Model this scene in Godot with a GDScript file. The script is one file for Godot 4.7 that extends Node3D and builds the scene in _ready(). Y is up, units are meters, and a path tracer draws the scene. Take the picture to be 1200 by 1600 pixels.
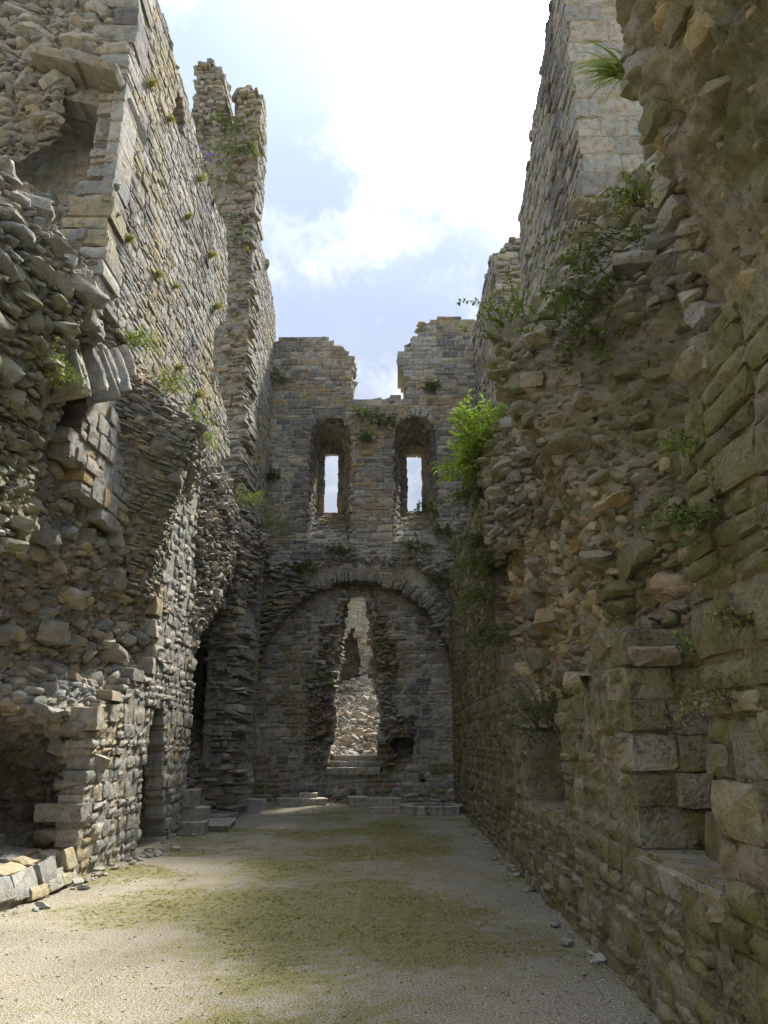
extends Node3D
# A roofless castle hall: two long rubble walls with the stumps of a fallen vault, an end wall with two window slits.
# Metres, y up. The hall runs along -z; s means distance along the hall (s = -z).

const XL := -3.9      # inner face of the wall on the west side
const XR := 1.59      # inner face of the lower wall on the east side
const XU := 2.6       # inner face of the thinner upper wall on the east side
const ZB := -21.5     # inner face of the end wall
const EYE := Vector3(0, 1.6, 0)

var rng := RandomNumberGenerator.new()
var na := FastNoiseLite.new()   # broad lumps
var nb := FastNoiseLite.new()   # fist-size lumps
var nm := FastNoiseLite.new()   # patches of moss, lichen and tone
var shapes := {}                # kind -> array of {mesh, v, n}
var mats := {}
var tex := {}
var pool := {}                  # thing -> part -> stones
var cores := {}                 # thing -> triangles of its core
var cam: Camera3D
var cam_inv: Transform3D
var STY := {}

func _ready():
	rng.seed = 20240611
	set_camera()
	set_sky()
	na.seed = 3; na.frequency = 0.55; na.fractal_octaves = 3
	nb.seed = 9; nb.frequency = 3.2; nb.fractal_octaves = 3
	nm.seed = 21; nm.frequency = 0.42; nm.fractal_octaves = 4
	make_textures()
	make_shapes()
	make_styles()
	build_ground()
	build_west_wall()
	build_turret()
	build_end_wall()
	build_chamber()
	build_east_wall()
	build_near_pier()
	build_entrance()
	build_loose_blocks()
	build_plants()
	build_ground_cover()

# ---------------------------------------------------------------- camera, sky, sun
func set_camera():
	cam = Camera3D.new()
	cam.name = "camera"
	add_child(cam)
	cam.position = EYE
	cam.rotation_degrees = Vector3(17.22, 0.853, 0)
	cam.fov = 69.4
	cam.near = 0.05
	cam.far = 400.0
	cam.current = true
	cam_inv = cam.transform.affine_inverse()

const SUN_AZ := 25.5      # degrees to the right of the hall's axis
const SUN_EL := 52.0

func sun_dir() -> Vector3:
	var a := deg_to_rad(SUN_AZ)
	var e := deg_to_rad(SUN_EL)
	return Vector3(cos(e) * sin(a), sin(e), -cos(e) * cos(a))

func set_sky():
	var we := WorldEnvironment.new()
	we.name = "world_environment"
	var env := Environment.new()
	env.background_mode = Environment.BG_SKY
	env.tonemap_mode = Environment.TONE_MAPPER_LINEAR
	env.tonemap_exposure = 8.6
	env.sdfgi_enabled = true
	env.ssao_enabled = true
	env.ssil_enabled = true
	var sky := Sky.new()
	var pm := PanoramaSkyMaterial.new()
	pm.panorama = sky_picture()
	sky.sky_material = pm
	env.sky = sky
	we.environment = env
	add_child(we)
	var sun := DirectionalLight3D.new()
	sun.name = "sun"
	sun.light_energy = 0.3
	sun.light_color = Color(1.0, 0.975, 0.935)
	sun.light_angular_distance = 6.0
	sun.shadow_enabled = true
	add_child(sun)
	sun.look_at_from_position(Vector3.ZERO, -sun_dir(), Vector3.UP)

func sky_picture() -> ImageTexture:
	var w := 1536
	var h := 768
	var n1 := FastNoiseLite.new()
	n1.seed = 41; n1.frequency = 1.9; n1.fractal_octaves = 6; n1.fractal_gain = 0.52
	n1.domain_warp_enabled = true; n1.domain_warp_amplitude = 0.35; n1.domain_warp_frequency = 1.2
	var n2 := FastNoiseLite.new()
	n2.seed = 44; n2.frequency = 0.7; n2.fractal_octaves = 4
	var sd := sun_dir()
	var data := PackedFloat32Array()
	data.resize(w * h * 3)
	var k := 0
	for j in h:
		var th := (j + 0.5) / h * PI
		var y := cos(th)
		var r := sin(th)
		for i in w:
			var c := Color(0.12, 0.123, 0.126)
			if y > 0.0:
				var ph := (i + 0.5) / w * TAU
				var d := Vector3(sin(ph) * r, y, -cos(ph) * r)
				var q := Vector3(d.x, d.y * 1.6, d.z) / (0.35 + d.y) * 1.25
				var a := n1.get_noise_3dv(q)
				var b := n2.get_noise_3dv(q)
				var near: float = max(0.0, d.dot(sd))
				var thin := smoothstep(-0.22, 0.56, a * 1.25 + b * 0.45)
				c = Color(0.080, 0.096, 0.129).lerp(Color(0.138, 0.147, 0.165), thin)
				c = c.lerp(Color(0.125, 0.138, 0.163), smoothstep(0.15, -0.4, b) * 0.6)
				var high := 0.22 + 1.2 * y
				c = Color(c.r * high, c.g * high, c.b * high)
				var glow := pow(near, 90.0) * (4.0 + 7.5 * thin) + pow(near, 7.0) * 0.05 * thin
				c = Color(c.r + glow * 1.0, c.g + glow * 0.99, c.b + glow * 0.96)
				c = c.lerp(Color(0.115, 0.125, 0.14), pow(1.0 - y, 6.0) * 0.7)
			data[k] = c.r; data[k + 1] = c.g; data[k + 2] = c.b
			k += 3
	var im := Image.create_from_data(w, h, false, Image.FORMAT_RGBF, data.to_byte_array())
	return ImageTexture.create_from_image(im)

# ---------------------------------------------------------------- textures and materials
func fbm_image(size: int, seed_: int, freq: float, oct: int, ridged := false) -> PackedByteArray:
	var n := FastNoiseLite.new()
	n.seed = seed_; n.frequency = freq; n.fractal_octaves = oct; n.fractal_gain = 0.55
	n.fractal_type = FastNoiseLite.FRACTAL_RIDGED if ridged else FastNoiseLite.FRACTAL_FBM
	var im := n.get_seamless_image(size, size)
	im.convert(Image.FORMAT_L8)
	return im.get_data()

func make_textures():
	var s := 512
	var a := fbm_image(s, 1, 0.012, 5)
	var b := fbm_image(s, 2, 0.07, 4)
	var c := fbm_image(s, 3, 0.02, 5, true)
	var e := fbm_image(s, 4, 0.006, 3)
	var f := fbm_image(s, 6, 0.22, 2)
	var col := PackedByteArray(); col.resize(s * s * 3)
	var hgt := PackedByteArray(); hgt.resize(s * s)
	var grv := PackedByteArray(); grv.resize(s * s * 3)
	for i in s * s:
		var t: float = 0.72 + (a[i] - 128) / 128.0 * 0.26 + (b[i] - 128) / 128.0 * 0.24 + (f[i] - 128) / 128.0 * 0.2
		var pit: float = clamp((c[i] - 196) / 60.0, 0.0, 1.0)          # pits and cracks
		t = clamp(t + 0.26 - pit * 0.25, 0.2, 1.0)
		var warm: float = (e[i] - 128) / 128.0 * 0.09
		col[i * 3] = int(clamp(t * (1.0 + warm), 0, 1) * 255)
		col[i * 3 + 1] = int(t * 255)
		col[i * 3 + 2] = int(clamp(t * (1.0 - warm), 0, 1) * 255)
		hgt[i] = int(clamp(a[i] * 0.52 + b[i] * 0.3 + f[i] * 0.22 - pit * 46.0, 0, 255))
		var g: float = 0.84 + (f[i] - 128) / 128.0 * 0.75 + (b[i] - 128) / 128.0 * 0.4
		g = clamp(g, 0.2, 1.0)
		grv[i * 3] = int(g * 255); grv[i * 3 + 1] = int(g * 250); grv[i * 3 + 2] = int(g * 240)
	tex.col = mip(Image.create_from_data(s, s, false, Image.FORMAT_RGB8, col))
	tex.hgt = mip(Image.create_from_data(s, s, false, Image.FORMAT_L8, hgt))
	tex.grv = mip(Image.create_from_data(s, s, false, Image.FORMAT_RGB8, grv))
	# stone grown over with moss and algae in patches; a larger picture, so that it covers more wall
	var s2 := 1024
	var a2 := fbm_image(s2, 11, 0.007, 6)
	var b2 := fbm_image(s2, 12, 0.045, 5)
	var c2 := fbm_image(s2, 13, 0.012, 6, true)
	var e2 := fbm_image(s2, 14, 0.0045, 5)
	var f2 := fbm_image(s2, 16, 0.2, 2)
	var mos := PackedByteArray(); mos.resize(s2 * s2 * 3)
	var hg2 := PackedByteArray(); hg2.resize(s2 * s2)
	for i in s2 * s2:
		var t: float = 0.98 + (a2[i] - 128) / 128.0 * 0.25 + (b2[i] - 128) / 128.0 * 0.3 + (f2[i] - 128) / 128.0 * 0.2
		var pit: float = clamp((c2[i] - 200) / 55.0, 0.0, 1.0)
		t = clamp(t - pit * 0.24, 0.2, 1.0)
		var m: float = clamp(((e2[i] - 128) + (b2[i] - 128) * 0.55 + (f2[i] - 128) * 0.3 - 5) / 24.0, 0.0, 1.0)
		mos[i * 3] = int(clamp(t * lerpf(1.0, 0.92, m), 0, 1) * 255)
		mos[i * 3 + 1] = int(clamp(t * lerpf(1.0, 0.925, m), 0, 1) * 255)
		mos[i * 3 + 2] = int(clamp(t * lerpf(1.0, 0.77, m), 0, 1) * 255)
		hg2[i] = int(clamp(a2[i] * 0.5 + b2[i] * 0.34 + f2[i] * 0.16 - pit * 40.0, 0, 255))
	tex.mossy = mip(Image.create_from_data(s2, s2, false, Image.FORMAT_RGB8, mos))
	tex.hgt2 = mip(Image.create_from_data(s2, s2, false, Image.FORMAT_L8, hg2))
	var leafy := PackedByteArray(); leafy.resize(s * s)
	for i in s * s: leafy[i] = clampi(int(f[i] * 0.6 + b[i] * 0.4), 0, 255)
	tex.grit = mip(Image.create_from_data(s, s, false, Image.FORMAT_L8, leafy))

func mip(im: Image) -> ImageTexture:
	return ImageTexture.create_from_image(im)

func stone_mat(c: Color, key := "col") -> StandardMaterial3D:
	var k := "%s %.3f %.3f %.3f" % [key, c.r, c.g, c.b]
	if mats.has(k): return mats[k]
	var m := StandardMaterial3D.new()
	m.albedo_color = c.linear_to_srgb()
	m.albedo_texture = tex[key]
	m.heightmap_enabled = true
	m.heightmap_texture = tex.hgt if key == "col" else tex.hgt2
	m.heightmap_scale = 3.4 if key == "col" else 3.4
	m.uv1_triplanar = true
	m.uv1_world_triplanar = true
	m.uv1_scale = Vector3.ONE * (1.0 if key == "col" else 0.42)
	m.roughness = 0.93
	m.metallic_specular = 0.25
	mats[k] = m
	return m

func tinted_mat(key := "col") -> StandardMaterial3D:   # the same stone, coloured by its vertices
	if mats.has("tinted" + key): return mats["tinted" + key]
	var m: StandardMaterial3D = stone_mat(Color(1, 1, 1), key).duplicate()
	m.vertex_color_use_as_albedo = true
	mats["tinted" + key] = m
	return m

func plain_mat(key: String, c: Color, back := Color.BLACK) -> StandardMaterial3D:
	if mats.has(key): return mats[key]
	var m := StandardMaterial3D.new()
	m.albedo_color = c.linear_to_srgb()
	m.roughness = 0.75
	m.metallic_specular = 0.3
	if back != Color.BLACK:
		m.backlight_enabled = true
		m.backlight = back.linear_to_srgb()
	mats[key] = m
	return m

# ---------------------------------------------------------------- the shapes of single stones
func creased(vs: PackedVector3Array, tri: PackedInt32Array, hard: float) -> Dictionary:
	var mid := Vector3.ZERO
	for p in vs: mid += p
	mid /= vs.size()
	var nt := tri.size() / 3
	var fn := []
	var at := {}
	for t in nt:
		var a := vs[tri[t * 3]]
		var b := vs[tri[t * 3 + 1]]
		var c := vs[tri[t * 3 + 2]]
		var n := (b - a).cross(c - a)
		if n.dot((a + b + c) / 3.0 - mid) > 0.0:      # keep them clockwise seen from outside
			var sw := tri[t * 3 + 1]
			tri[t * 3 + 1] = tri[t * 3 + 2]
			tri[t * 3 + 2] = sw
		else:
			n = -n
		fn.append(n)
		for q in 3:
			var id := tri[t * 3 + q]
			if not at.has(id): at[id] = []
			at[id].append(t)
	var ov := PackedVector3Array()
	var on := PackedVector3Array()
	for t in nt:
		var own: Vector3 = fn[t].normalized()
		for q in 3:
			var id := tri[t * 3 + q]
			var s := Vector3.ZERO
			for o in at[id]:
				if own.dot(fn[o].normalized()) > hard: s += fn[o]
			ov.append(vs[id])
			on.append(s.normalized())
	return {"v": ov, "n": on}

func finish_shape(kind: String, d: Dictionary):
	var ar := []
	ar.resize(Mesh.ARRAY_MAX)
	ar[Mesh.ARRAY_VERTEX] = d.v
	ar[Mesh.ARRAY_NORMAL] = d.n
	var m := ArrayMesh.new()
	m.add_surface_from_arrays(Mesh.PRIMITIVE_TRIANGLES, ar)
	d.mesh = m
	if not shapes.has(kind): shapes[kind] = []
	shapes[kind].append(d)

func make_block(kind: String, rough: float, rounded: float, lean: float):
	# a squared stone: 4 x 4 points on the face, a worn arris, tapering tail
	var vs := PackedVector3Array()
	var tri := PackedInt32Array()
	var skew := Vector2(rng.randf_range(-lean, lean), rng.randf_range(-lean, lean))
	var cut := []
	for c in 4: cut.append(rng.randf_range(0.0, rounded))
	var grid := func(i: int, j: int) -> Vector2:
		var x := i / 3.0 * 2.0 - 1.0
		var y := j / 3.0 * 2.0 - 1.0
		var q: float = cut[(1 if x > 0 else 0) + (2 if y > 0 else 0)]
		var k: float = abs(x * y)
		x *= 1.0 - q * k
		y *= 1.0 - q * k
		return Vector2(x + y * skew.x, y + x * skew.y * 0.5) * 0.5
	for j in 4:
		for i in 4:
			var g: Vector2 = grid.call(i, j)
			var inner := i in [1, 2] and j in [1, 2]
			vs.append(Vector3(g.x * 0.95 + rng.randf_range(-1, 1) * 0.035, g.y * 0.91 + rng.randf_range(-1, 1) * 0.05, 0.5 + rng.randf_range(-rough, rough) + (rough * 0.5 if inner else -rough * 0.4)))
	for j in 3:
		for i in 3:
			var p := j * 4 + i
			tri.append_array(PackedInt32Array([p, p + 1, p + 5, p, p + 5, p + 4]))
	var loop := [Vector2i(0, 0), Vector2i(1, 0), Vector2i(2, 0), Vector2i(3, 0), Vector2i(3, 1), Vector2i(3, 2), Vector2i(3, 3), Vector2i(2, 3), Vector2i(1, 3), Vector2i(0, 3), Vector2i(0, 2), Vector2i(0, 1)]
	for layer in 2:
		for l in loop:
			var g: Vector2 = grid.call(l.x, l.y)
			if layer == 0:
				vs.append(Vector3(g.x + rng.randf_range(-1, 1) * 0.02, g.y + rng.randf_range(-1, 1) * 0.035, 0.5 - rng.randf_range(0.03, 0.08) - rough * 0.4))
			else:
				vs.append(Vector3(g.x * 0.94, g.y * 0.94, -0.5))
	for k in 12:
		var k2 := (k + 1) % 12
		var f: int = loop[k].y * 4 + loop[k].x
		var f2: int = loop[k2].y * 4 + loop[k2].x
		tri.append_array(PackedInt32Array([f, f2, 16 + k2, f, 16 + k2, 16 + k]))
		tri.append_array(PackedInt32Array([16 + k, 16 + k2, 28 + k2, 16 + k, 28 + k2, 28 + k]))
	finish_shape(kind, creased(vs, tri, 0.86))

func make_lump(kind: String, jit: float, power: float, hard: float):
	# a field stone: a cube blown up to a rounded shape, knocked flat here and there
	var vs := PackedVector3Array()
	var tri := PackedInt32Array()
	var ids := {}
	var cuts := []
	var off := Vector3(rng.randf(), rng.randf(), rng.randf()) * 50.0
	for c in 7: cuts.append([Vector3(rng.randfn(), rng.randfn(), rng.randfn()).normalized(), rng.randf_range(0.27, 0.45)])
	for ax in 3:
		for sg in [-3, 3]:
			for j in 4:
				for i in 4:
					var key := Vector3i.ZERO
					key[ax] = sg
					key[(ax + 1) % 3] = i * 2 - 3
					key[(ax + 2) % 3] = j * 2 - 3
					if not ids.has(key):
						var p := Vector3(key) / 3.0
						var q := p / pow(pow(abs(p.x), power) + pow(abs(p.y), power) + pow(abs(p.z), power), 1.0 / power) * 0.5
						q += q.normalized() * nb.get_noise_3dv(q * 0.7 + off) * jit * 1.6
						for c in cuts:
							var over: float = q.dot(c[0]) - c[1]
							if over > 0.0: q -= c[0] * over * 0.92
						q += Vector3(rng.randf_range(-1, 1), rng.randf_range(-1, 1), rng.randf_range(-1, 1)) * jit * 0.28
						ids[key] = vs.size()
						vs.append(q)
			for j in 3:
				for i in 3:
					var c4 := []
					for d in [[0, 0], [1, 0], [1, 1], [0, 1]]:
						var key := Vector3i.ZERO
						key[ax] = sg
						key[(ax + 1) % 3] = (i + d[0]) * 2 - 3
						key[(ax + 2) % 3] = (j + d[1]) * 2 - 3
						c4.append(ids[key])
					if (i + j) % 2 == 0: tri.append_array(PackedInt32Array([c4[0], c4[1], c4[2], c4[0], c4[2], c4[3]]))
					else: tri.append_array(PackedInt32Array([c4[0], c4[1], c4[3], c4[1], c4[2], c4[3]]))
	finish_shape(kind, creased(vs, tri, hard))

func make_shapes():
	for i in 16: make_block("block", 0.03, 0.06, 0.07)
	for i in 16: make_block("rough", 0.05, 0.11, 0.12)
	for i in 8: make_block("dressed", 0.014, 0.03, 0.012)
	for i in 12: make_lump("cobble", 0.06, 2.6, 0.5)
	for i in 14: make_lump("shard", 0.10, 5.0, 0.84)

# ---------------------------------------------------------------- styles of masonry
func make_styles():
	var pale := [Color(.41, .365, .275), Color(.35, .325, .265), Color(.46, .41, .315), Color(.32, .305, .26), Color(.385, .35, .275), Color(.29, .265, .215), Color(.43, .37, .265), Color(.37, .35, .30)]
	var lichen := [Color(.42, .365, .24), Color(.45, .39, .27), Color(.38, .33, .22)]
	var grey := [Color(.37, .335, .27), Color(.31, .29, .245), Color(.41, .365, .285), Color(.43, .36, .26), Color(.27, .26, .235), Color(.34, .32, .285), Color(.46, .395, .29), Color(.38, .36, .315)]
	var ochre := [Color(.42, .335, .215), Color(.38, .315, .22), Color(.33, .29, .22)]
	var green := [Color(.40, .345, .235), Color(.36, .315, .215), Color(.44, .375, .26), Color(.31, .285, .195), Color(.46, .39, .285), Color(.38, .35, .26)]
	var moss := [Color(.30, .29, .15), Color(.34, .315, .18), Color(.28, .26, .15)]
	var brown := [Color(.43, .33, .225), Color(.37, .305, .225), Color(.47, .38, .255), Color(.40, .295, .215), Color(.32, .285, .235), Color(.50, .40, .265), Color(.29, .265, .22)]
	var tan := [Color(.39, .325, .225), Color(.30, .25, .185), Color(.45, .36, .235), Color(.25, .225, .185), Color(.34, .30, .235), Color(.42, .38, .29), Color(.28, .27, .24)]
	var slate := [Color(.35, .325, .28), Color(.31, .295, .265), Color(.38, .35, .29), Color(.34, .325, .30), Color(.40, .365, .295)]
	var mslate := [Color(.30, .29, .20), Color(.34, .32, .235)]
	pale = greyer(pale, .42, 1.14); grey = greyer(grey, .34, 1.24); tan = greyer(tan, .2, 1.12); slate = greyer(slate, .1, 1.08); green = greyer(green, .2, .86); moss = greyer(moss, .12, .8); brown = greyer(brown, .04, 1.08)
	var soot := [Color(.22, .215, .21), Color(.26, .245, .225), Color(.20, .19, .18), Color(.29, .27, .245)]
	STY = {
		"facing": sty("block", .08, .2, .16, .56, .014, .007, .3, pale, lichen, 0.22),
		"dressed_face": sty("block", .14, .3, .2, .48, .02, .02, .3, pale, [Color(.44, .35, .19), Color(.46, .38, .24)], 0.2),
		"lower": sty("rough", .1, .28, .15, .46, .018, .015, .32, pale, [Color(.45, .38, .25), Color(.40, .33, .22)], 0.2),
		"end": sty("block", .09, .27, .16, .66, .014, .010, .3, grey, ochre, 0.14),
		"infill": sty("rough", .09, .26, .16, .56, .016, .015, .34, grey, [Color(.31, .23, .165), Color(.34, .27, .18), Color(.22, .22, .12)], 0.1),
		"quoin": sty("dressed", .2, .34, .3, .6, .016, .01, .35, grey, pale, 0.0),
		"rubble_pale": sty("rough", .055, .2, .13, .42, .02, .07, .42, pale, tan, 0.05),
		"rubble_tan": sty("rough", .06, .2, .12, .4, .025, .08, .42, tan, slate, 0.12),
		"vault_slab": sty("rough", .055, .16, .18, .5, .010, .016, .5, tan, mslate, 0.1),
		"vault_dark": sty("rough", .05, .14, .24, .6, .014, .06, .5, slate, mslate, 0.05),
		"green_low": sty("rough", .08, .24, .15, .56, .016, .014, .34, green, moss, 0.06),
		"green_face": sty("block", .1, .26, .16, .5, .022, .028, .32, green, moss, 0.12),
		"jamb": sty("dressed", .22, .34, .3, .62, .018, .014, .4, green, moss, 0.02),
		"east_up": sty("block", .08, .2, .16, .5, .018, .016, .3, grey, pale, 0.05),
		"brown": sty("rough", .08, .26, .14, .44, .028, .1, .42, brown, green, 0.14),
		"lit": sty("rough", .08, .24, .15, .45, .026, .05, .34, pale, tan, 0.1),
		"slab_floor": sty("dressed", .4, .7, .4, .9, .02, .012, .16, grey, green, 0.1),
	}

	for k in ["east_up", "quoin", "rubble_pale"]: STY[k].skin = "col"
	for k in ["end", "infill", "east_up", "facing"]: STY[k].merge({"stain": soot, "stain_at": 0.16 if k != "facing" else 0.34})

func greyer(pal: Array, k: float, f := 1.0) -> Array:
	var o := []
	for c in pal:
		var m: float = (c.r + c.g + c.b) / 3.0
		o.append(Color(lerp(c.r, m, k) * f, lerp(c.g, m, k) * f, lerp(c.b, m, k) * f))
	return o

func sty(kind, h0, h1, l0, l1, gap, prot, depth, pal, pal2, thr) -> Dictionary:
	return {"kind": kind, "h0": h0, "h1": h1, "l0": l0, "l1": l1, "gap": gap, "prot": prot, "depth": depth, "pal": pal, "pal2": pal2, "thr": thr, "rag": 0.05, "rot": 0.025, "wave": 0.05}

func with(st: Dictionary, ch: Dictionary) -> Dictionary:
	var d := st.duplicate()
	d.merge(ch, true)
	return d

func tone(st: Dictionary, p: Vector3) -> Color:
	var patch := nm.get_noise_3dv(p) + rng.randf_range(-0.22, 0.22)
	if patch > st.thr: return st.pal2[rng.randi() % st.pal2.size()]
	if st.has("stain") and nm.get_noise_3d(p.x * 1.9 + 11.0, p.y * 0.28, p.z) + rng.randf_range(-0.15, 0.15) > st.stain_at: return st.stain[rng.randi() % st.stain.size()]
	# tone drifts slowly along a wall, and stone by stone
	var k: float = (nm.get_noise_3dv(p * 0.6 + Vector3(40, 7, 3)) * 0.5 + 0.5) * 0.5 + rng.randf() * 0.75
	return st.pal[clampi(int(k * st.pal.size()), 0, st.pal.size() - 1)] if rng.randf() < 0.78 else st.pal[rng.randi() % st.pal.size()]

# ---------------------------------------------------------------- things
func thing(called: String, label: String, category: String, at := Vector3.ZERO, group := "") -> Node3D:
	var o := Node3D.new()
	o.name = called
	o.position = at
	add_child(o, true)
	o.set_meta("label", label)
	o.set_meta("category", category)
	o.set_meta("kind", "thing")
	if group != "": o.set_meta("group", group)
	return o

func mesh_node(called: String, m: Mesh, mat: Material, parent: Node) -> MeshInstance3D:
	var o := MeshInstance3D.new()
	o.name = called
	o.mesh = m
	o.material_override = mat
	parent.add_child(o, true)
	return o

func arrays_mesh(v: PackedVector3Array, n: PackedVector3Array, c = null, idx = null, uv = null) -> ArrayMesh:
	var ar := []
	ar.resize(Mesh.ARRAY_MAX)
	ar[Mesh.ARRAY_VERTEX] = v
	ar[Mesh.ARRAY_NORMAL] = n
	if c != null: ar[Mesh.ARRAY_COLOR] = c
	if idx != null: ar[Mesh.ARRAY_INDEX] = idx
	if uv != null: ar[Mesh.ARRAY_TEX_UV] = uv
	var m := ArrayMesh.new()
	m.add_surface_from_arrays(Mesh.PRIMITIVE_TRIANGLES, ar)
	return m

# ---------------------------------------------------------------- laying stones
func put(t: Node3D, part: String, xf: Transform3D, kind: String, col: Color, key := ""):
	if key == "": key = t.get_meta("skin", "col")
	if not pool.has(t): pool[t] = {}
	if not pool[t].has(part): pool[t][part] = []
	if xf.basis.determinant() < 0.0: xf.basis.x = -xf.basis.x
	pool[t][part].append([xf, shapes[kind][rng.randi() % shapes[kind].size()], col, key])

func net_at(net: Array, u: float, v: float) -> Vector3:
	var rows := net.size() - 1
	var fv: float = clamp(v, 0.0, 1.0) * rows
	var j: int = min(int(fv), rows - 1)
	fv -= j
	var lo: Array = net[j]
	var hi: Array = net[j + 1]
	var cols := lo.size() - 1
	var fu: float = clamp(u, 0.0, 1.0) * cols
	var i: int = min(int(fu), cols - 1)
	fu -= i
	var a: Vector3 = lo[i]
	var b: Vector3 = hi[i]
	return a.lerp(lo[i + 1], fu).lerp(b.lerp(hi[i + 1], fu), fv)

func frame_at(net: Array, u: float, v: float, sgn: float) -> Array:
	var e := 0.02
	var du := net_at(net, min(u + e, 1.0), v) - net_at(net, max(u - e, 0.0), v)
	var dv := net_at(net, u, min(v + e, 1.0)) - net_at(net, u, max(v - e, 0.0))
	if du.length() < 1e-5: du = Vector3(0.001, 0, 0)
	if dv.length() < 1e-5: dv = Vector3(0, 0.001, 0)
	var n := du.cross(dv).normalized() * sgn
	var ud := du.normalized()
	# beds lie level: keep the long side of the stone level where the surface allows it
	var lev := Vector3.UP.cross(n)
	if lev.length() > 0.35:
		lev = lev.normalized()
		if lev.dot(ud) < 0.0: lev = -lev
		ud = ud.lerp(lev, 0.8).normalized()
	var vd := n.cross(ud).normalized()
	if vd.dot(dv) < 0.0: vd = -vd
	return [net_at(net, u, v), ud, vd, n]

func disp(p: Vector3, amp: float) -> float:
	return (na.get_noise_3dv(p) * 0.9 + nb.get_noise_3dv(p) * 0.35) * amp

func inside(mask, p: Vector3) -> bool:
	var q := Vector2(p.x, p.y) if mask.ax == 0 else Vector2(-p.z, p.y)
	if not Geometry2D.is_point_in_polygon(q, mask.poly): return false
	for h in mask.holes:
		if Geometry2D.is_point_in_polygon(q, h): return false
	return true

func place(t: Node3D, part: String, fr: Array, l: float, h: float, st: Dictionary, lift := 0.0):
	var n: Vector3 = fr[3]
	var a := rng.randfn(0.0, st.rot)
	var ud: Vector3 = fr[1].rotated(n, a)
	var vd: Vector3 = fr[2].rotated(n, a)
	var tilt := rng.randfn(0.0, st.rot * 1.2)
	var turn := rng.randfn(0.0, st.rot * 1.2)
	var nn := n.rotated(ud, tilt).rotated(vd, turn)
	var d: float = st.depth * rng.randf_range(0.75, 1.2)
	var pr: float = rng.randfn(0.0, st.prot) + lift
	pr = clamp(pr, -st.prot * 2.5 + lift, st.prot * 2.6 + lift)
	var kind: String = st.kind
	var g: float = st.gap * rng.randf_range(0.5, 1.4)
	var sl: float = max(l - g, l * 0.55)
	var sh: float = max(h - g, h * 0.6)
	var flip := -1.0 if rng.randf() < 0.5 else 1.0
	var up := -1.0 if rng.randf() < 0.5 else 1.0
	put(t, part, Transform3D(Basis(ud * sl * flip, vd * sh * up, nn * d), fr[0] + n * (pr - d * 0.5)), kind, tone(st, fr[0]), st.get("skin", ""))

func lay(t: Node3D, part: String, net: Array, sgn: float, st: Dictionary, mask = null, core := 0.0, joint := 0.035, amp := 0.0):
	var lv := 0.0
	for k in 8: lv += net_at(net, 0.5, k / 8.0).distance_to(net_at(net, 0.5, (k + 1) / 8.0))
	var v := 0.0
	while v < lv - 0.02:
		var h := rng.randf_range(st.h0, st.h1)
		if rng.randf() < 0.25: h = st.h0 * 1.1
		if v + h > lv - st.h0 * 0.6: h = lv - v
		var vc := (v + h * 0.5) / lv
		var total := 0.0
		var ns := 24
		var pts := []
		var cum := [0.0]
		var prev := net_at(net, 0, vc)
		for k in ns:
			var p := net_at(net, (k + 1.0) / ns, vc)
			total += p.distance_to(prev)
			cum.append(total)
			prev = p
		var u_of := func(a: float) -> float:
			for k in ns:
				if a <= cum[k + 1]: return (k + (a - cum[k]) / max(cum[k + 1] - cum[k], 1e-6)) / ns
			return 1.0
		var spans := []
		if mask == null:
			spans.append([0.0, total])
		else:
			var step := 0.035
			var cnt := int(total / step)
			var from := -1.0
			for k in cnt + 1:
				var ok := inside(mask, net_at(net, u_of.call(k * step), vc))
				if ok and from < 0.0: from = k * step
				if (not ok or k == cnt) and from >= 0.0:
					spans.append([from, k * step])
					from = -1.0
		for sp in spans:
			var a: float = sp[0]
			var b: float = sp[1]
			if mask != null:
				a += rng.randf_range(-st.rag, st.rag)
				b += rng.randf_range(-st.rag, st.rag)
			if b - a < 0.06: continue
			var ls := []
			var sum := 0.0
			while sum < b - a:
				var l: float = lerp(st.l0, st.l1, pow(rng.randf(), 1.5)) * (0.6 + 0.4 * h / st.h1)
				ls.append(l)
				sum += l
			if ls.size() > 1 and sum - (b - a) > ls[-1] * 0.5:
				sum -= ls[-1]
				ls.pop_back()
			var x := a
			for l0 in ls:
				var l: float = l0 * (b - a) / sum
				var uc: float = u_of.call(x + l * 0.5)
				var fr := frame_at(net, uc, vc, sgn)
				fr[0] += fr[2] * st.wave * nm.get_noise_3dv(fr[0] * 2.0)
				var lift := disp(fr[0], amp) if amp > 0.0 else 0.0
				if h > st.h0 * 1.9 and rng.randf() < 0.28:
					var cutat := rng.randf_range(0.35, 0.65)
					var f1 := fr.duplicate()
					f1[0] = fr[0] - fr[2] * h * (1.0 - cutat) * 0.5
					place(t, part, f1, l, h * cutat, st, lift)
					var f2 := fr.duplicate()
					f2[0] = fr[0] + fr[2] * h * cutat * 0.5
					place(t, part, f2, l, h * (1.0 - cutat), st, lift)
				else:
					place(t, part, fr, l, h, st, lift)
				x += l
			if core > 0.0:
				var f := frame_at(net, 0.5, vc, sgn)
				core_box(t, net_at(net, u_of.call(a + 0.03), v / lv), net_at(net, u_of.call(b - 0.03), v / lv), f[2] * h, f[3], joint, core, st)
		v += h

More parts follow.
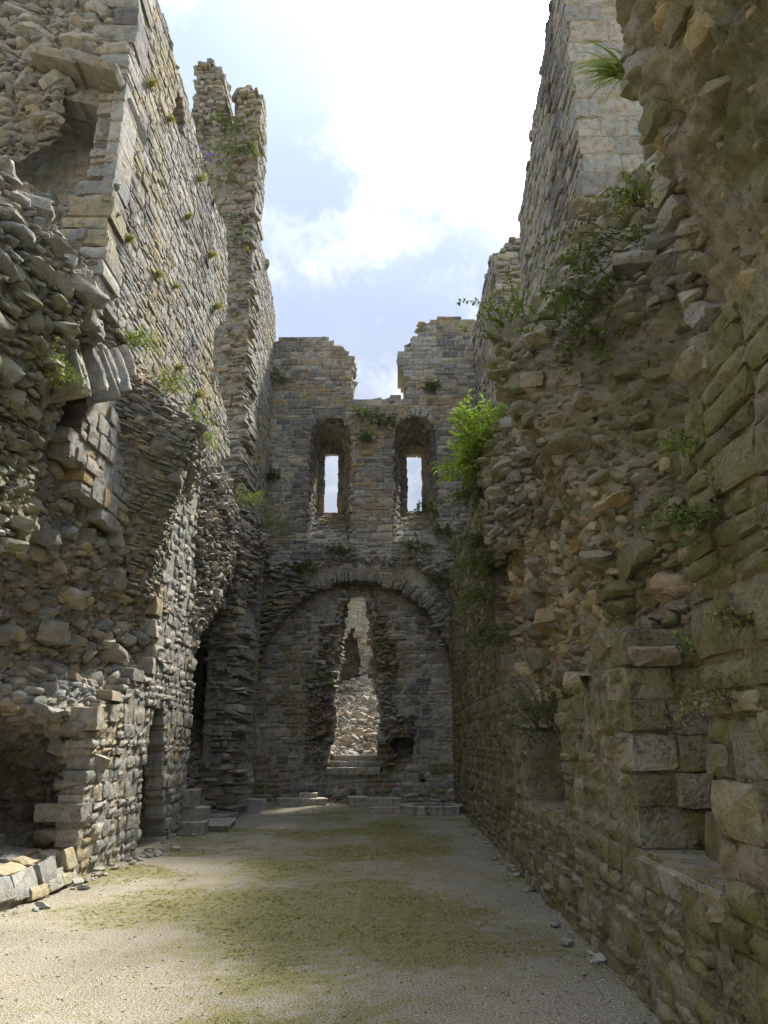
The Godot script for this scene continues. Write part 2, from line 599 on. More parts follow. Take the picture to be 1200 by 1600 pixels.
func core_box(t: Node3D, a: Vector3, b: Vector3, up: Vector3, n: Vector3, joint: float, deep: float, st: Dictionary):
	if not cores.has(t): cores[t] = {"v": PackedVector3Array(), "n": PackedVector3Array(), "c": PackedColorArray()}
	var c: Dictionary = cores[t]
	var f := -n * joint
	var k := -n * deep
	var p := [a + f, b + f, b + up + f, a + up + f, a + k, b + k, b + up + k, a + up + k]
	var mid: Vector3 = (p[0] + p[6]) * 0.5
	var col: Color = mortar_of(st)
	for q in [[0, 1, 2, 3], [5, 4, 7, 6], [4, 0, 3, 7], [1, 5, 6, 2], [3, 2, 6, 7], [4, 5, 1, 0]]:
		quad(c, p[q[0]], p[q[1]], p[q[2]], p[q[3]], mid, col)

func mortar_of(st: Dictionary) -> Color:
	var m := Color(0, 0, 0)
	for x in st.pal: m += x
	m = m / float(st.pal.size())
	return Color(m.r * 0.95, m.g * 0.93, m.b * 0.9)

func quad(c: Dictionary, a: Vector3, b: Vector3, d: Vector3, e: Vector3, mid: Vector3, col: Color):
	var n := (b - a).cross(d - a).normalized()
	if n.dot((a + d) * 0.5 - mid) < 0.0:
		n = -n
		c.v.append_array(PackedVector3Array([a, b, d, a, d, e]))
	else:
		c.v.append_array(PackedVector3Array([a, d, b, a, e, d]))
	for k in 6:
		c.n.append(n)
		c.c.append(col)

func sheet(t: Node3D, called: String, net: Array, sgn: float, st: Dictionary, res: float, amp: float, off: float, mask = null):
	# the lumpy mortar and core that the stones sit in
	var lu := 0.0
	var lv := 0.0
	for k in 8:
		lu = max(lu, 0.0)
		lv += net_at(net, 0.5, k / 8.0).distance_to(net_at(net, 0.5, (k + 1) / 8.0))
	for j in 3:
		var l := 0.0
		for k in 12: l += net_at(net, k / 12.0, j / 2.0).distance_to(net_at(net, (k + 1) / 12.0, j / 2.0))
		lu = max(lu, l)
	var nu: int = clampi(int(lu / res), 2, 200)
	var nv: int = clampi(int(lv / res), 2, 200)
	var vs := PackedVector3Array()
	var cs := PackedColorArray()
	var keep := []
	var base: Color = mortar_of(st)
	var crag: float = st.get("craggy", 0.0)
	for j in nv + 1:
		for i in nu + 1:
			var fr := frame_at(net, float(i) / nu, float(j) / nv, sgn)
			var p: Vector3 = fr[0]
			keep.append(mask == null or inside(mask, p))
			vs.append(p + fr[3] * (off + disp(p, amp) + nb.get_noise_3dv(p * 2.1) * 0.05 + crag * (abs(nb.get_noise_3dv(p * Vector3(1.0, 1.9, 1.0) + Vector3(9, 2, 4))) * 2.0 - .5)))
			var k := nm.get_noise_3dv(p * 1.3)
			var c := base.lerp(st.pal2[0] * 0.8, smoothstep(st.thr, st.thr + 0.25, k) * 0.8)
			var d: float = 1.0 + nb.get_noise_3dv(p * 1.7 + Vector3(5, 5, 5)) * 0.35
			cs.append(Color(c.r * d, c.g * d, c.b * d))
	var ns := PackedVector3Array()
	ns.resize(vs.size())
	var idx := PackedInt32Array()
	for j in nv:
		for i in nu:
			var a := j * (nu + 1) + i
			var b := a + 1
			var c := a + nu + 2
			var d := a + nu + 1
			if not (keep[a] and keep[b] and keep[c] and keep[d]): continue
			var n := (vs[c] - vs[a]).cross(vs[d] - vs[b]) * sgn
			for q in [a, b, c, d]: ns[q] += n
			if sgn > 0.0: idx.append_array(PackedInt32Array([a, c, b, a, d, c]))
			else: idx.append_array(PackedInt32Array([a, b, c, a, c, d]))
	for k in ns.size(): ns[k] = ns[k].normalized() if ns[k].length() > 1e-9 else Vector3.UP
	if idx.is_empty(): return
	mesh_node(called, arrays_mesh(vs, ns, cs, idx), tinted_mat(t.get_meta("skin", "col")), t)

func strew(t: Node3D, part: String, net: Array, sgn: float, st: Dictionary, s0: float, s1: float, dens: float, amp: float, off: float, round_share := 0.5, flat := 0.6, mask = null, sink := 0.24):
	# field stones set in a broken core, every which way but mostly bedded flat
	var lu := 0.0
	var lv := 0.0
	for k in 12:
		lv += net_at(net, 0.5, k / 12.0).distance_to(net_at(net, 0.5, (k + 1) / 12.0))
		lu += net_at(net, k / 12.0, 0.6).distance_to(net_at(net, (k + 1) / 12.0, 0.6))
	var step := (s0 * 0.65 + s1 * 0.35) / sqrt(dens)
	var nu := int(lu / step) + 1
	var nv := int(lv / (step * flat)) + 1
	for j in nv:
		for i in nu:
			var u := (i + rng.randf() * 0.9 + 0.05 + 0.5 * (j % 2)) / nu
			var v := (j + rng.randf() * 0.9 + 0.05) / nv
			if u > 1.0: u -= 1.0
			var fr := frame_at(net, u, v, sgn)
			var p: Vector3 = fr[0]
			if mask != null and not inside(mask, p): continue
			var s: float = lerp(s0 * .7, s1, pow(rng.randf(), 3.2)) * (1.5 if rng.randf() < .03 else 1.0)
			var n: Vector3 = fr[3]
			var sx := s * rng.randf_range(0.8, 1.5)
			var sy := s * flat * rng.randf_range(0.7, 1.25)
			var sz := s * rng.randf_range(0.9, 1.5)
			var b := Basis(fr[1] * sx, fr[2] * sy, n * sz)
			b = Basis(n, rng.randfn(0, 0.22)) * Basis(fr[1], rng.randfn(0, 0.25)) * Basis(fr[2], rng.randfn(0, 0.5)) * b
			var kind := "cobble" if rng.randf() < round_share else ("shard" if rng.randf() < 0.85 else "rough")
			p += n * (off + disp(fr[0], amp) + sz * (rng.randf_range(-0.24, 0.16) - sink))
			put(t, part, Transform3D(b, p), kind, tone(st, p))

func ring(t: Node3D, part: String, c: Vector3, ux: Vector3, uy: Vector3, r: float, a0: float, a1: float, wide: float, tall: float, deep: float, st: Dictionary, jit := 0.03):
	# the wedge stones of an arch
	var n := ux.cross(uy).normalized()
	var a := a0
	while a < a1:
		var w := wide * rng.randf_range(0.7, 1.4)
		var da := w / r
		var th := a + da * 0.5
		var rad := ux * cos(th) + uy * sin(th)
		var tan := -ux * sin(th) + uy * cos(th)
		var len := tall * rng.randf_range(0.75, 1.25)
		var p := c + rad * (r + len * 0.5 + rng.randf_range(-jit, jit) * 0.5) + n * rng.randf_range(-jit, jit)
		var b := Basis(tan * (w - 0.012), rad * len, n * deep * rng.randf_range(0.9, 1.1))
		b = Basis(n, rng.randfn(0, 0.05)) * b
		put(t, part, Transform3D(b, p - n * deep * 0.5), st.kind, tone(st, p))
		a += da

func cap(t: Node3D, part: String, pts: Array, wide: Vector3, st: Dictionary, s0: float, s1: float, rows := 3):
	# loose and tilted stones left along a broken wall top
	for k in pts.size() - 1:
		var a: Vector3 = pts[k]
		var b: Vector3 = pts[k + 1]
		var n := int(a.distance_to(b) / (s0 * .8)) + 1
		for i in n:
			for r in rows:
				if rng.randf() < .25: continue
				var s := lerpf(s0, s1, pow(rng.randf(), 2.0))
				var p := a.lerp(b, (i + rng.randf()) / n) + wide * (r + rng.randf() * .6) / rows
				p.y += rng.randf_range(-.18, .0)
				p += wide.normalized() * s * .3
				var q := Basis(Vector3.UP, rng.randf() * TAU) * Basis(Vector3.RIGHT, rng.randfn(0, .18)) * Basis.from_scale(Vector3(s * 1.3, s * .5, s))
				put(t, part, Transform3D(q, p), "shard" if rng.randf() < .5 else "rough", tone(st, p))

func flush(t: Node3D, most := 300):
	# the stones that show largest become parts of their own, the rest of each kind one mass
	if cores.has(t):
		mesh_node("mortar_core", arrays_mesh(cores[t].v, cores[t].n, cores[t].c), tinted_mat(t.get_meta("skin", "col")), t)
		cores.erase(t)
	if not pool.has(t): return
	for part in pool[t]:
		var all: Array = pool[t][part]
		var ranked := []
		for k in all.size():
			var xf: Transform3D = all[k][0]
			var q := cam_inv * (t.transform * xf.origin)
			var sc := 0.0
			if q.z < -0.4:
				var x := q.x / -q.z / 0.5194
				var y := q.y / -q.z / 0.6925
				if abs(x) < 0.99 and abs(y) < 0.99:
					var d := -q.z
					var to: Vector3 = (EYE - t.transform * xf.origin).normalized()
					var face: float = xf.basis.z.normalized().dot(to)
					if face > 0.05:
						sc = xf.basis.x.length() * xf.basis.y.length() * (0.15 + face) / (d * d)
						if sc < 0.00004: sc = 0.0
			ranked.append([sc, k])
		ranked.sort_custom(func(a, b): return a[0] > b[0])
		var bv := PackedVector3Array()
		var bn := PackedVector3Array()
		var bc := PackedColorArray()
		for r in ranked.size():
			var st: Array = all[ranked[r][1]]
			if r < most and ranked[r][0] > 0.0:
				var o := mesh_node(part, st[1].mesh, stone_mat(st[2], st[3]), t)
				o.transform = st[0]
			else:
				var xf: Transform3D = st[0]
				bv.append_array(xf * st[1].v)
				bn.append_array(Transform3D(xf.basis.inverse().transposed(), Vector3.ZERO) * st[1].n)
				var cc := PackedColorArray()
				cc.resize(st[1].v.size())
				var j := rng.randf_range(0.88, 1.1)
				cc.fill(Color(st[2].r * j, st[2].g * j, st[2].b * j))
				bc.append_array(cc)
		if bv.size() > 0:
			for k in bn.size(): bn[k] = bn[k].normalized()
			var rest := mesh_node(part + "_rest", arrays_mesh(bv, bn, bc), tinted_mat(all[0][3]), t)
			rest.set_meta("kind", "stuff")
	pool.erase(t)

# planar nets: along s (west and east walls) or along x (end walls)
func side_net(x: float, s0: float, s1: float, y0: float, y1: float) -> Array:
	return [[Vector3(x, y0, -s0), Vector3(x, y0, -s1)], [Vector3(x, y1, -s0), Vector3(x, y1, -s1)]]

func cross_net(z: float, x0: float, x1: float, y0: float, y1: float) -> Array:
	return [[Vector3(x0, y0, z), Vector3(x1, y0, z)], [Vector3(x0, y1, z), Vector3(x1, y1, z)]]

func poly(a: Array) -> PackedVector2Array:
	var p := PackedVector2Array()
	for k in a.size() / 2: p.append(Vector2(a[k * 2], a[k * 2 + 1]))
	return p

func mask_of(ax: int, outline: Array, holes := []) -> Dictionary:
	var h := []
	for x in holes: h.append(poly(x))
	return {"ax": ax, "poly": poly(outline), "holes": h}

# rows of [y, near s, near x, edge s, edge x, far s, far x]: a vault stump on a side wall
func stump_net(rows: Array) -> Array:
	var net := []
	for r in rows:
		var a := Vector3(r[2], r[0], -r[1])
		var e := Vector3(r[4], r[0], -r[3])
		var f := Vector3(r[6], r[0], -r[5])
		net.append([a, a.lerp(e, 0.55), e, e.lerp(f, 0.4), f])
	return net

# ---------------------------------------------------------------- the ground
func ground_y(x: float, z: float) -> float:
	var p := Vector3(x, 0, z)
	var y := na.get_noise_3dv(p * 0.8) * 0.035 + nb.get_noise_3dv(p * 0.9) * 0.012
	return y * smoothstep(30.0, 12.0, abs(z + 8.0)) - 0.02

func build_ground():
	var mat := StandardMaterial3D.new()
	mat.albedo_texture = tex.grv
	mat.vertex_color_use_as_albedo = true
	mat.heightmap_enabled = true
	mat.heightmap_texture = tex.grit
	mat.heightmap_scale = 1.6
	mat.uv1_triplanar = true
	mat.uv1_world_triplanar = true
	mat.uv1_scale = Vector3.ONE * 1.1
	mat.roughness = 0.96
	mat.metallic_specular = 0.2
	var xs := []
	var zs := []
	var x := -4.6
	while x <= 2.2: xs.append(x); x += 0.06
	for k in [-6.0, -12.0, -40.0, -300.0]: xs.push_front(k)
	for k in [4.0, 12.0, 40.0, 300.0]: xs.append(k)
	var z := 2.0
	while z > -23.2:
		zs.append(z)
		z -= 0.06 if z > -13.0 else 0.1
	for k in [5.0, 12.0, 60.0, 300.0]: zs.push_front(k)
	for k in [-30.0, -60.0, -300.0]: zs.append(k)
	var grain := FastNoiseLite.new()
	grain.seed = 77; grain.frequency = 5.0; grain.fractal_octaves = 4; grain.fractal_gain = 0.65
	var vs := PackedVector3Array()
	var cs := PackedColorArray()
	var idx := PackedInt32Array()
	for zz in zs:
		for xx in xs:
			vs.append(Vector3(xx, ground_y(xx, zz), zz))
			var p := Vector3(xx, 0, zz)
			var g := grain.get_noise_3dv(p)
			var m := nm.get_noise_3dv(p * 1.1 + Vector3(3, 0, 8)) + g * 0.75
			# trodden gravel along the walls, moss down the middle
			var mid: float = smoothstep(2.3, 0.7, abs(xx + 0.7 + 0.5 * na.get_noise_3dv(p * 0.5)))
			var k: float = smoothstep(-0.16, 0.34, m + mid * 0.55 - 0.2)
			var c := Color(.53, .50, .42).lerp(Color(.455, .43, .36), smoothstep(-.3, .4, nm.get_noise_3dv(p * 2.2)))
			c = c.lerp(Color(.345, .335, .135), k * 0.85)
			c = c.lerp(Color(.58, .54, .45), smoothstep(0.12, 0.5, g) * 0.4)
			cs.append(c)
	var w := xs.size()
	for j in zs.size() - 1:
		for i in w - 1:
			var a := j * w + i
			idx.append_array(PackedInt32Array([a, a + w + 1, a + 1, a, a + w, a + w + 1]))
	var ns := PackedVector3Array()
	ns.resize(vs.size())
	for j in zs.size():
		for i in w:
			var a := j * w + i
			var dx := vs[j * w + min(i + 1, w - 1)] - vs[j * w + max(i - 1, 0)]
			var dz := vs[min(j + 1, zs.size() - 1) * w + i] - vs[max(j - 1, 0) * w + i]
			ns[a] = dz.cross(dx).normalized() * (1.0 if dz.cross(dx).y > 0 else -1.0)
	var o := mesh_node("ground", arrays_mesh(vs, ns, cs, idx), mat, self)
	o.set_meta("kind", "structure")
	o.set_meta("label", "trodden gravel floor of the hall with mossy patches")

# ---------------------------------------------------------------- west wall
func build_west_wall():
	var t := thing("rubble_wall", "long sunlit side wall opposite the shaded one, with broken vault stumps and small doorway", "wall")
	# the tall faced upper part
	var up := mask_of(2, [8.4, 7.25, 9.2, 7.2, 10, 7.0, 11.6, 6.7, 13, 6.8, 14.7, 7.2, 16.4, 8.2, 15.7, 8.9, 14.15, 9.4, 14.2, 10.2, 15.1, 11, 14.9, 12.2, 14.5, 13.05, 13.2, 12.85, 12, 13.05, 11.1, 13.3, 10.3, 13.3, 9.6, 13.5, 9, 13.3, 8.4, 13.7], [[10.45, 12.25, 10.95, 12.25, 10.95, 12.8, 10.7, 13.0, 10.45, 12.8], [14.1, 8.9, 14.5, 8.9, 14.5, 9.3, 14.1, 9.3]])
	lay(t, "facing_stone", side_net(XL, 8.0, 16.8, 6.6, 13.8), 1, STY.facing, up, .38, 0.014)
	bulk(t, V(-5.7, 7.0, 9.75), V(-4.26, 12.8, 14.1), STY.facing)
	bulk(t, V(-5.7, 6.2, 14.1), V(-4.26, 8.6, 16.0), STY.facing)
	# dressed lower wall with the doorway, carried up into the second lunette
	var low := mask_of(2, [9.75, -0.1, 9.8, 1.0, 10.0, 2.0, 10.6, 2.15, 11.0, 2.5, 11.9, 2.6, 11.95, 3.8, 12.25, 4.6, 12.5, 5.4, 12.8, 6.6, 13.9, 6.6, 14.0, 5.0, 14.3, 4.0, 14.5, 3.4, 14.6, 2.5, 14.65, -0.1], [[12.1, -0.2, 12.08, 1.2, 12.25, 1.98, 12.6, 2.1, 12.9, 1.95, 13.05, 1.0, 13.4, 0.3, 13.4, -0.2]])
	lay(t, "wall_stone", side_net(XL, 9.5, 14.8, -0.1, 6.6), 1, STY.lower, low, 0.3, 0.014)
	cap(t, "coping_stone", [V(XL - .03, 13.6, 8.4), V(XL - .03, 13.35, 9), V(XL - .03, 13.5, 9.6), V(XL - .03, 13.35, 10.4), V(XL - .03, 13.3, 11.1), V(XL - .03, 13.05, 12), V(XL - .03, 12.9, 13.2), V(XL - .03, 13.05, 14.5)], Vector3(-1.4, 0, 0), STY.facing, .18, .45)
	# back and sides of the doorway passage
	var deep := cross_net(-13.5, -7.2, -4.6, -0.1, 2.3)
	lay(t, "passage_stone", deep, 1, STY.rubble_tan, null, 0.3, 0.03)
	lay(t, "passage_stone", side_net(-7.2, 11.6, 13.6, -0.1, 2.4), 1, STY.rubble_tan, null, 0.3, 0.03)
	lay(t, "passage_stone", [[Vector3(-7.3, 2.1, -11.6), Vector3(-7.3, 2.1, -13.6)], [Vector3(-4.3, 2.2, -11.6), Vector3(-4.3, 2.2, -13.6)]], 1, STY.rubble_tan, null, 0.3, 0.03)
	lay(t, "passage_stone", cross_net(-11.7, -7.2, -4.6, -0.1, 2.3), -1, STY.rubble_tan, null, 0.3, 0.03)
	# first lunette: a patch of dressed wall between two vault stumps
	var lun := mask_of(2, [10.4, 4.35, 9.65, 4.5, 9.2, 4.6, 8.8, 4.75, 8.3, 5.05, 8.35, 5.35, 8.6, 5.6, 8.7, 6.6, 9.9, 6.9, 10.4, 6.0])
	lay(t, "lunette_stone", side_net(XL - 0.05, 8.1, 10.6, 4.3, 6.9), 1, with(STY.dressed_face, {"rag": 0.12}), lun, 0.5, 0.02)
	# core laid bare where the facing has dropped: deep hollow below, bulging mass above
	var core := [
		[V(-5.3, 0.0, 4.6), V(-5.3, 0.0, 6.4), V(-5.5, 0.0, 8.2), V(-5.5, 0.0, 9.9), V(-4.75, 0.0, 10.1), V(-4.02, 0.0, 9.9), V(-4.4, 0, 10.6), V(-4.5, 0, 11.6)],
		[V(-5.2, 0.5, 4.6), V(-5.3, 0.5, 6.4), V(-5.9, 0.6, 8.6), V(-5.9, 0.6, 10.7), V(-4.85, 0.6, 10.9), V(-4.05, 0.6, 10.0), V(-4.4, 0.6, 10.6), V(-4.5, 0.6, 11.6)],
		[V(-5.0, 1.1, 4.6), V(-5.1, 1.1, 6.4), V(-5.9, 1.15, 8.6), V(-5.9, 1.15, 10.7), V(-4.8, 1.15, 10.8), V(-4.05, 1.1, 10.0), V(-4.4, 1.1, 10.6), V(-4.5, 1.1, 11.6)],
		[V(-4.9, 1.6, 4.6), V(-5.0, 1.6, 6.4), V(-5.7, 1.65, 8.4), V(-5.6, 1.65, 10.2), V(-4.7, 1.65, 10.2), V(-4.05, 1.6, 10.0), V(-4.3, 1.7, 10.6), V(-4.4, 1.7, 11.6)],
		[V(-4.7, 2.0, 4.6), V(-4.8, 2.0, 6.4), V(-4.8, 1.95, 8.0), V(-4.75, 1.95, 9.1), V(-4.4, 1.95, 9.5), V(-4.02, 2.0, 9.95), V(-4.1, 2.2, 10.9), V(-4.2, 2.5, 11.8)],
		[V(-4.5, 2.8, 4.6), V(-4.65, 2.8, 6.4), V(-4.8, 2.7, 7.8), V(-4.7, 2.7, 9.2), V(-4.5, 2.6, 9.9), V(-4.35, 2.6, 10.6), V(-4.25, 2.8, 11.3), V(-4.1, 2.9, 11.95)],
		[V(-4.2, 3.5, 4.6), V(-4.4, 3.5, 6.4), V(-4.75, 3.4, 7.8), V(-4.65, 3.4, 9.2), V(-4.4, 3.4, 10.0), V(-4.2, 3.4, 10.8), V(-4.1, 3.5, 11.4), V(-4.02, 3.6, 12.0)],
		[V(-4.05, 4.2, 4.6), V(-4.1, 4.2, 6.4), V(-4.4, 4.1, 7.8), V(-4.3, 4.1, 9.1), V(-4.15, 4.15, 10.0), V(-4.05, 4.15, 10.8), V(-4.0, 4.2, 11.4), V(-4.05, 4.3, 12.2)],
		[V(-3.95, 4.9, 4.6), V(-4.0, 4.9, 6.4), V(-4.15, 4.8, 7.6), V(-4.2, 4.7, 8.8), V(-4.2, 4.7, 9.8), V(-4.2, 4.7, 10.6), V(-4.2, 4.9, 11.4), V(-4.2, 5.0, 12.3)],
		[V(-3.95, 5.6, 4.6), V(-4.0, 5.6, 6.4), V(-4.1, 5.6, 7.6), V(-4.25, 5.6, 8.6), V(-4.3, 5.6, 9.8), V(-4.3, 5.6, 10.6), V(-4.3, 5.6, 11.4), V(-4.3, 5.6, 12.3)],
		[V(-4.1, 6.8, 4.6), V(-4.1, 6.8, 6.4), V(-4.2, 6.8, 7.6), V(-4.3, 6.8, 8.6), V(-4.3, 6.8, 9.8), V(-4.3, 6.8, 10.6), V(-4.3, 6.8, 11.4), V(-4.3, 6.8, 12.3)]]
	sheet(t, "broken_core", core, 1, with(STY.rubble_tan, {"craggy": .05}), 0.07, 0.14, -0.03)
	strew(t, "core_stone", core, 1, STY.rubble_tan, 0.09, 0.4, 1.8, 0.14, -0.01, 0.55, 0.62, null, .3)
	# stone sill and fallen slabs in front of the hollow
	var sill := [[V(-3.75, 0.02, 4.6), V(-3.82, 0.02, 6.5), V(-3.85, 0.02, 8.0), V(-3.85, 0.03, 9.8)], [V(-3.82, 0.16, 4.6), V(-3.92, 0.18, 6.5), V(-3.95, 0.2, 8.0), V(-3.95, 0.3, 9.8)], [V(-4.4, 0.36, 4.6), V(-4.4, 0.36, 6.5), V(-4.5, 0.4, 8.0), V(-4.6, 0.42, 9.8)], [V(-5.3, 0.4, 4.6), V(-5.3, 0.4, 6.5), V(-5.3, 0.45, 8.0), V(-5.2, 0.5, 9.8)]]
	sheet(t, "sill_core", sill, 1, STY.lower, 0.12, 0.05, -0.05)
	lay(t, "sill_stone", sill, 1, with(STY.lower, {"h0": .14, "h1": .34, "l0": .25, "l1": .6, "depth": .2, "prot": .035, "rot": .06}))
	# near jamb of the hollow
	lay(t, "wall_stone", side_net(XL, 4.0, 7.62, -0.1, 2.1), 1, STY.lower, mask_of(2, [4.0, -0.2, 7.5, -0.2, 7.55, 1.0, 7.4, 1.6, 7.2, 2.1, 4.0, 2.1]), 0.9, 0.035)
	# stump between the two lunettes
	var h1 := stump_net([
		[3.75, 10.95, -3.98, 11.3, -3.93, 11.9, -3.95], [4.3, 10.6, -3.98, 11.2, -3.78, 12.15, -3.95], [4.9, 10.25, -4.0, 11.1, -3.58, 12.4, -3.97],
		[5.5, 9.9, -4.0, 11.05, -3.4, 12.75, -4.0], [6.05, 9.55, -4.0, 11.05, -3.3, 13.2, -4.0], [6.5, 9.3, -4.0, 11.1, -3.26, 13.9, -4.0], [6.85, 9.1, -4.0, 11.3, -3.4, 14.4, -4.0], [7.25, 9.1, -4.0, 11.6, -3.92, 14.6, -4.0]])
	sheet(t, "vault_core", h1, 1, STY.vault_slab, 0.08, 0.04, -0.025)
	lay(t, "vault_stone", h1, 1, STY.vault_slab, null, 0.0, 0.0, 0.04)
	strew(t, "vault_rubble", [h1[4].slice(2), h1[5].slice(2), h1[6].slice(2), h1[7].slice(2)], 1, STY.rubble_tan, 0.1, 0.3, 1.3, 0.07, 0.05, 0.4, 0.6)
	# near stump, its voussoirs hanging out over the hall
	var h0 := stump_net([
		[3.5, 4.4, -4.05, 6.4, -4.05, 7.9, -4.1], [4.2, 4.2, -4.05, 6.6, -3.95, 8.0, -4.15], [4.9, 4.0, -4.05, 6.8, -3.78, 8.1, -4.15],
		[5.5, 3.9, -4.05, 6.9, -3.58, 8.3, -4.1], [6.05, 3.8, -4.05, 7.0, -3.4, 8.5, -4.05], [6.5, 3.7, -4.05, 7.1, -3.36, 8.7, -4.0], [6.9, 3.7, -4.1, 7.2, -3.6, 8.7, -4.0], [7.4, 3.7, -4.4, 7.35, -4.2, 8.6, -4.1], [7.9, 4.5, -5.4, 7.2, -4.9, 8.45, -4.3]])
	sheet(t, "vault_core", h0, 1, STY.vault_dark, 0.08, 0.12, -0.06)
	strew(t, "vault_rubble", h0, 1, STY.vault_dark, 0.12, 0.4, 1.7, 0.12, 0.0, 0.25, 0.5, null, .29)
	# thin voussoir slabs fanning out below the broken edge
	for k in 12:
		var a := (k + rng.randf_range(-.25, .25)) / 11.0
		var p := Vector3(lerp(-3.72, -3.86, a) + rng.randf_range(-.06, .06), lerp(5.55, 6.45, a) + rng.randf_range(-.1, .1), lerp(-7.3, -9.1, a))
		var dirn := Vector3(0.45, -1.0, 0.05 + 0.1 * a).normalized()
		var side := Vector3(-0.15, 0.1, -1).normalized()
		var nrm := dirn.cross(side).normalized()
		var bb := Basis(side * rng.randf_range(.05, .09), dirn * rng.randf_range(.5, .9), nrm * rng.randf_range(.3, .5))
		put(t, "voussoir", Transform3D(Basis(nrm, rng.randfn(0, 0.13)) * Basis(dirn, rng.randfn(0, .12)) * bb, p), "rough", tone(STY.vault_dark, p))
	# hanging mass over the passage beyond the second lunette
	var h2 := stump_net([
		[3.3, 14.3, -4.05, 14.55, -4.0, 14.7, -4.15], [3.9, 14.0, -4.0, 14.8, -3.82, 15.6, -4.0], [4.5, 13.9, -4.0, 15.1, -3.72, 16.6, -4.0],
		[5.2, 13.75, -4.0, 15.3, -3.66, 17.3, -3.9], [5.9, 13.7, -4.0, 15.5, -3.62, 17.5, -3.85], [6.5, 13.8, -4.0, 15.6, -3.62, 17.6, -3.85], [7.0, 14.0, -4.0, 15.8, -3.7, 17.7, -3.9], [7.6, 14.6, -4.0, 16.2, -3.95, 17.7, -4.2]])
	sheet(t, "vault_core", h2, 1, STY.rubble_tan, 0.1, 0.1, -0.08)
	strew(t, "vault_rubble", h2, 1, STY.rubble_tan, 0.09, 0.24, 1.6, 0.1, 0.0, 0.5, 0.6)
	# the broken end of the upper wall above the near stump, looking down the hall
	var rev := [[V(-5.9, 6.6, 7.2), V(-5.2, 6.6, 7.5), V(-4.5, 6.9, 8.1), V(-3.93, 7.2, 8.35)], [V(-6.0, 7.6, 7.7), V(-5.2, 7.6, 7.9), V(-4.5, 7.8, 8.3), V(-3.93, 7.9, 8.42)], [V(-6.2, 8.6, 8.3), V(-5.3, 8.6, 8.5), V(-4.6, 8.7, 8.7), V(-3.93, 8.7, 8.45)], [V(-6.2, 9.4, 8.8), V(-5.4, 9.4, 8.9), V(-4.75, 9.2, 9.05), V(-3.93, 9.1, 8.5)]]
	sheet(t, "broken_core", rev, 1, STY.rubble_tan, 0.09, 0.12, -0.06)
	strew(t, "core_stone", rev, 1, STY.rubble_pale, 0.1, 0.32, 1.5, 0.12, 0.0, 0.25, 0.55)
	var rev2 := [[V(-6.3, 9.4, 8.8), V(-5.6, 9.6, 8.7), V(-4.9, 10.0, 8.5)], [V(-6.3, 10.6, 8.5), V(-5.5, 10.6, 8.4), V(-4.75, 10.75, 8.35)], [V(-6.3, 11.3, 8.2), V(-5.3, 11.35, 8.3), V(-4.55, 11.2, 8.35)], [V(-6.3, 12.3, 8.3), V(-5.2, 12.3, 8.35), V(-4.1, 11.7, 8.42)], [V(-6.3, 13.6, 8.4), V(-5.2, 13.7, 8.45), V(-3.95, 13.7, 8.45)]]
	sheet(t, "broken_core", rev2, 1, STY.rubble_pale, 0.09, 0.12, -0.06)
	strew(t, "core_stone", rev2, 1, STY.rubble_pale, 0.11, 0.36, 1.6, 0.12, 0.0, 0.2, 0.5)
	bulk(t, V(-7.4, 6.8, 9.35), V(-5.72, 13.4, 10.6), STY.rubble_pale)
	# window jamb: smooth dressed back, slab lintel, quoins down the arris
	lay(t, "jamb_stone", cross_net(-9.3, -7.0, -3.95, 8.9, 11.4), 1, with(STY.quoin, {"pal": STY.facing.pal, "h0": .3, "h1": .5, "l0": .25, "l1": .5, "gap": .008, "prot": .005, "wave": .02}), null, 0.3, 0.003)
	lay(t, "jamb_stone", [[V(-5.2, 10.8, 8.5), V(-5.2, 10.8, 9.35)], [V(-3.95, 10.35, 8.5), V(-3.95, 10.35, 9.35)]], 1, with(STY.quoin, {"pal": STY.facing.pal, "h0": .4, "h1": .7}), null, 0.3, 0.01)
	for k in 2:
		var lp := Vector3(-4.32 - k * 0.52, 10.86 + k * 0.12, -8.5)
		put(t, "lintel", Transform3D(Basis(Vector3(0, 0, 1.0), 0.0) * Basis(Vector3(.85 - .2 * k, 0.32, 0).rotated(Vector3.FORWARD, 0.75), Vector3(0.04, .17, 0), Vector3(0, 0.0, .9)), lp), "dressed", Color(.33, .30, .24))
	var qy := 7.25
	while qy < 13.4:
		var qh := rng.randf_range(.18, .36)
		if qy < 9.0 or qy > 10.9:
			var ql := rng.randf_range(.35, .75)
			put(t, "quoin", Transform3D(Basis(Vector3(ql, 0, 0), Vector3(0, qh - .02, 0), Vector3(0, 0, .6)).rotated(Vector3.UP, rng.randfn(0, .05)), Vector3(XL - ql * .5 + rng.randf_range(0, .07), qy + qh * .5, -8.66)), "block", tone(STY.facing, Vector3(XL, qy, -8)))
		qy += qh
	for k in 5: put(t, "quoin", Transform3D(Basis(Vector3(.18, 0, 0), Vector3(0, .36, 0), Vector3(0, 0, .55)), Vector3(XL - .07, 9.2 + k * .36, -8.68)), "dressed", tone(STY.facing, Vector3(XL, 9, -8)))
	# big squared stones along the broken edge of the lower wall
	for q in [[9.98, 1.88, .42, .3], [9.88, .75, .34, .22], [11.98, 2.75, .3, .26], [11.95, 3.35, .36, .28], [12.0, 3.72, .4, .3], [10.5, 2.2, .5, .14], [11.3, 2.55, .5, .18]]:
		put(t, "quoin", Transform3D(Basis(Vector3(.62, 0, 0), Vector3(0, q[3], 0), Vector3(0, 0, q[2])).rotated(Vector3.UP, rng.randfn(0, .06)), Vector3(XL - .27, q[1], -q[0] - .04)), "block", tone(STY.lower, Vector3(XL, q[1], -q[0])))
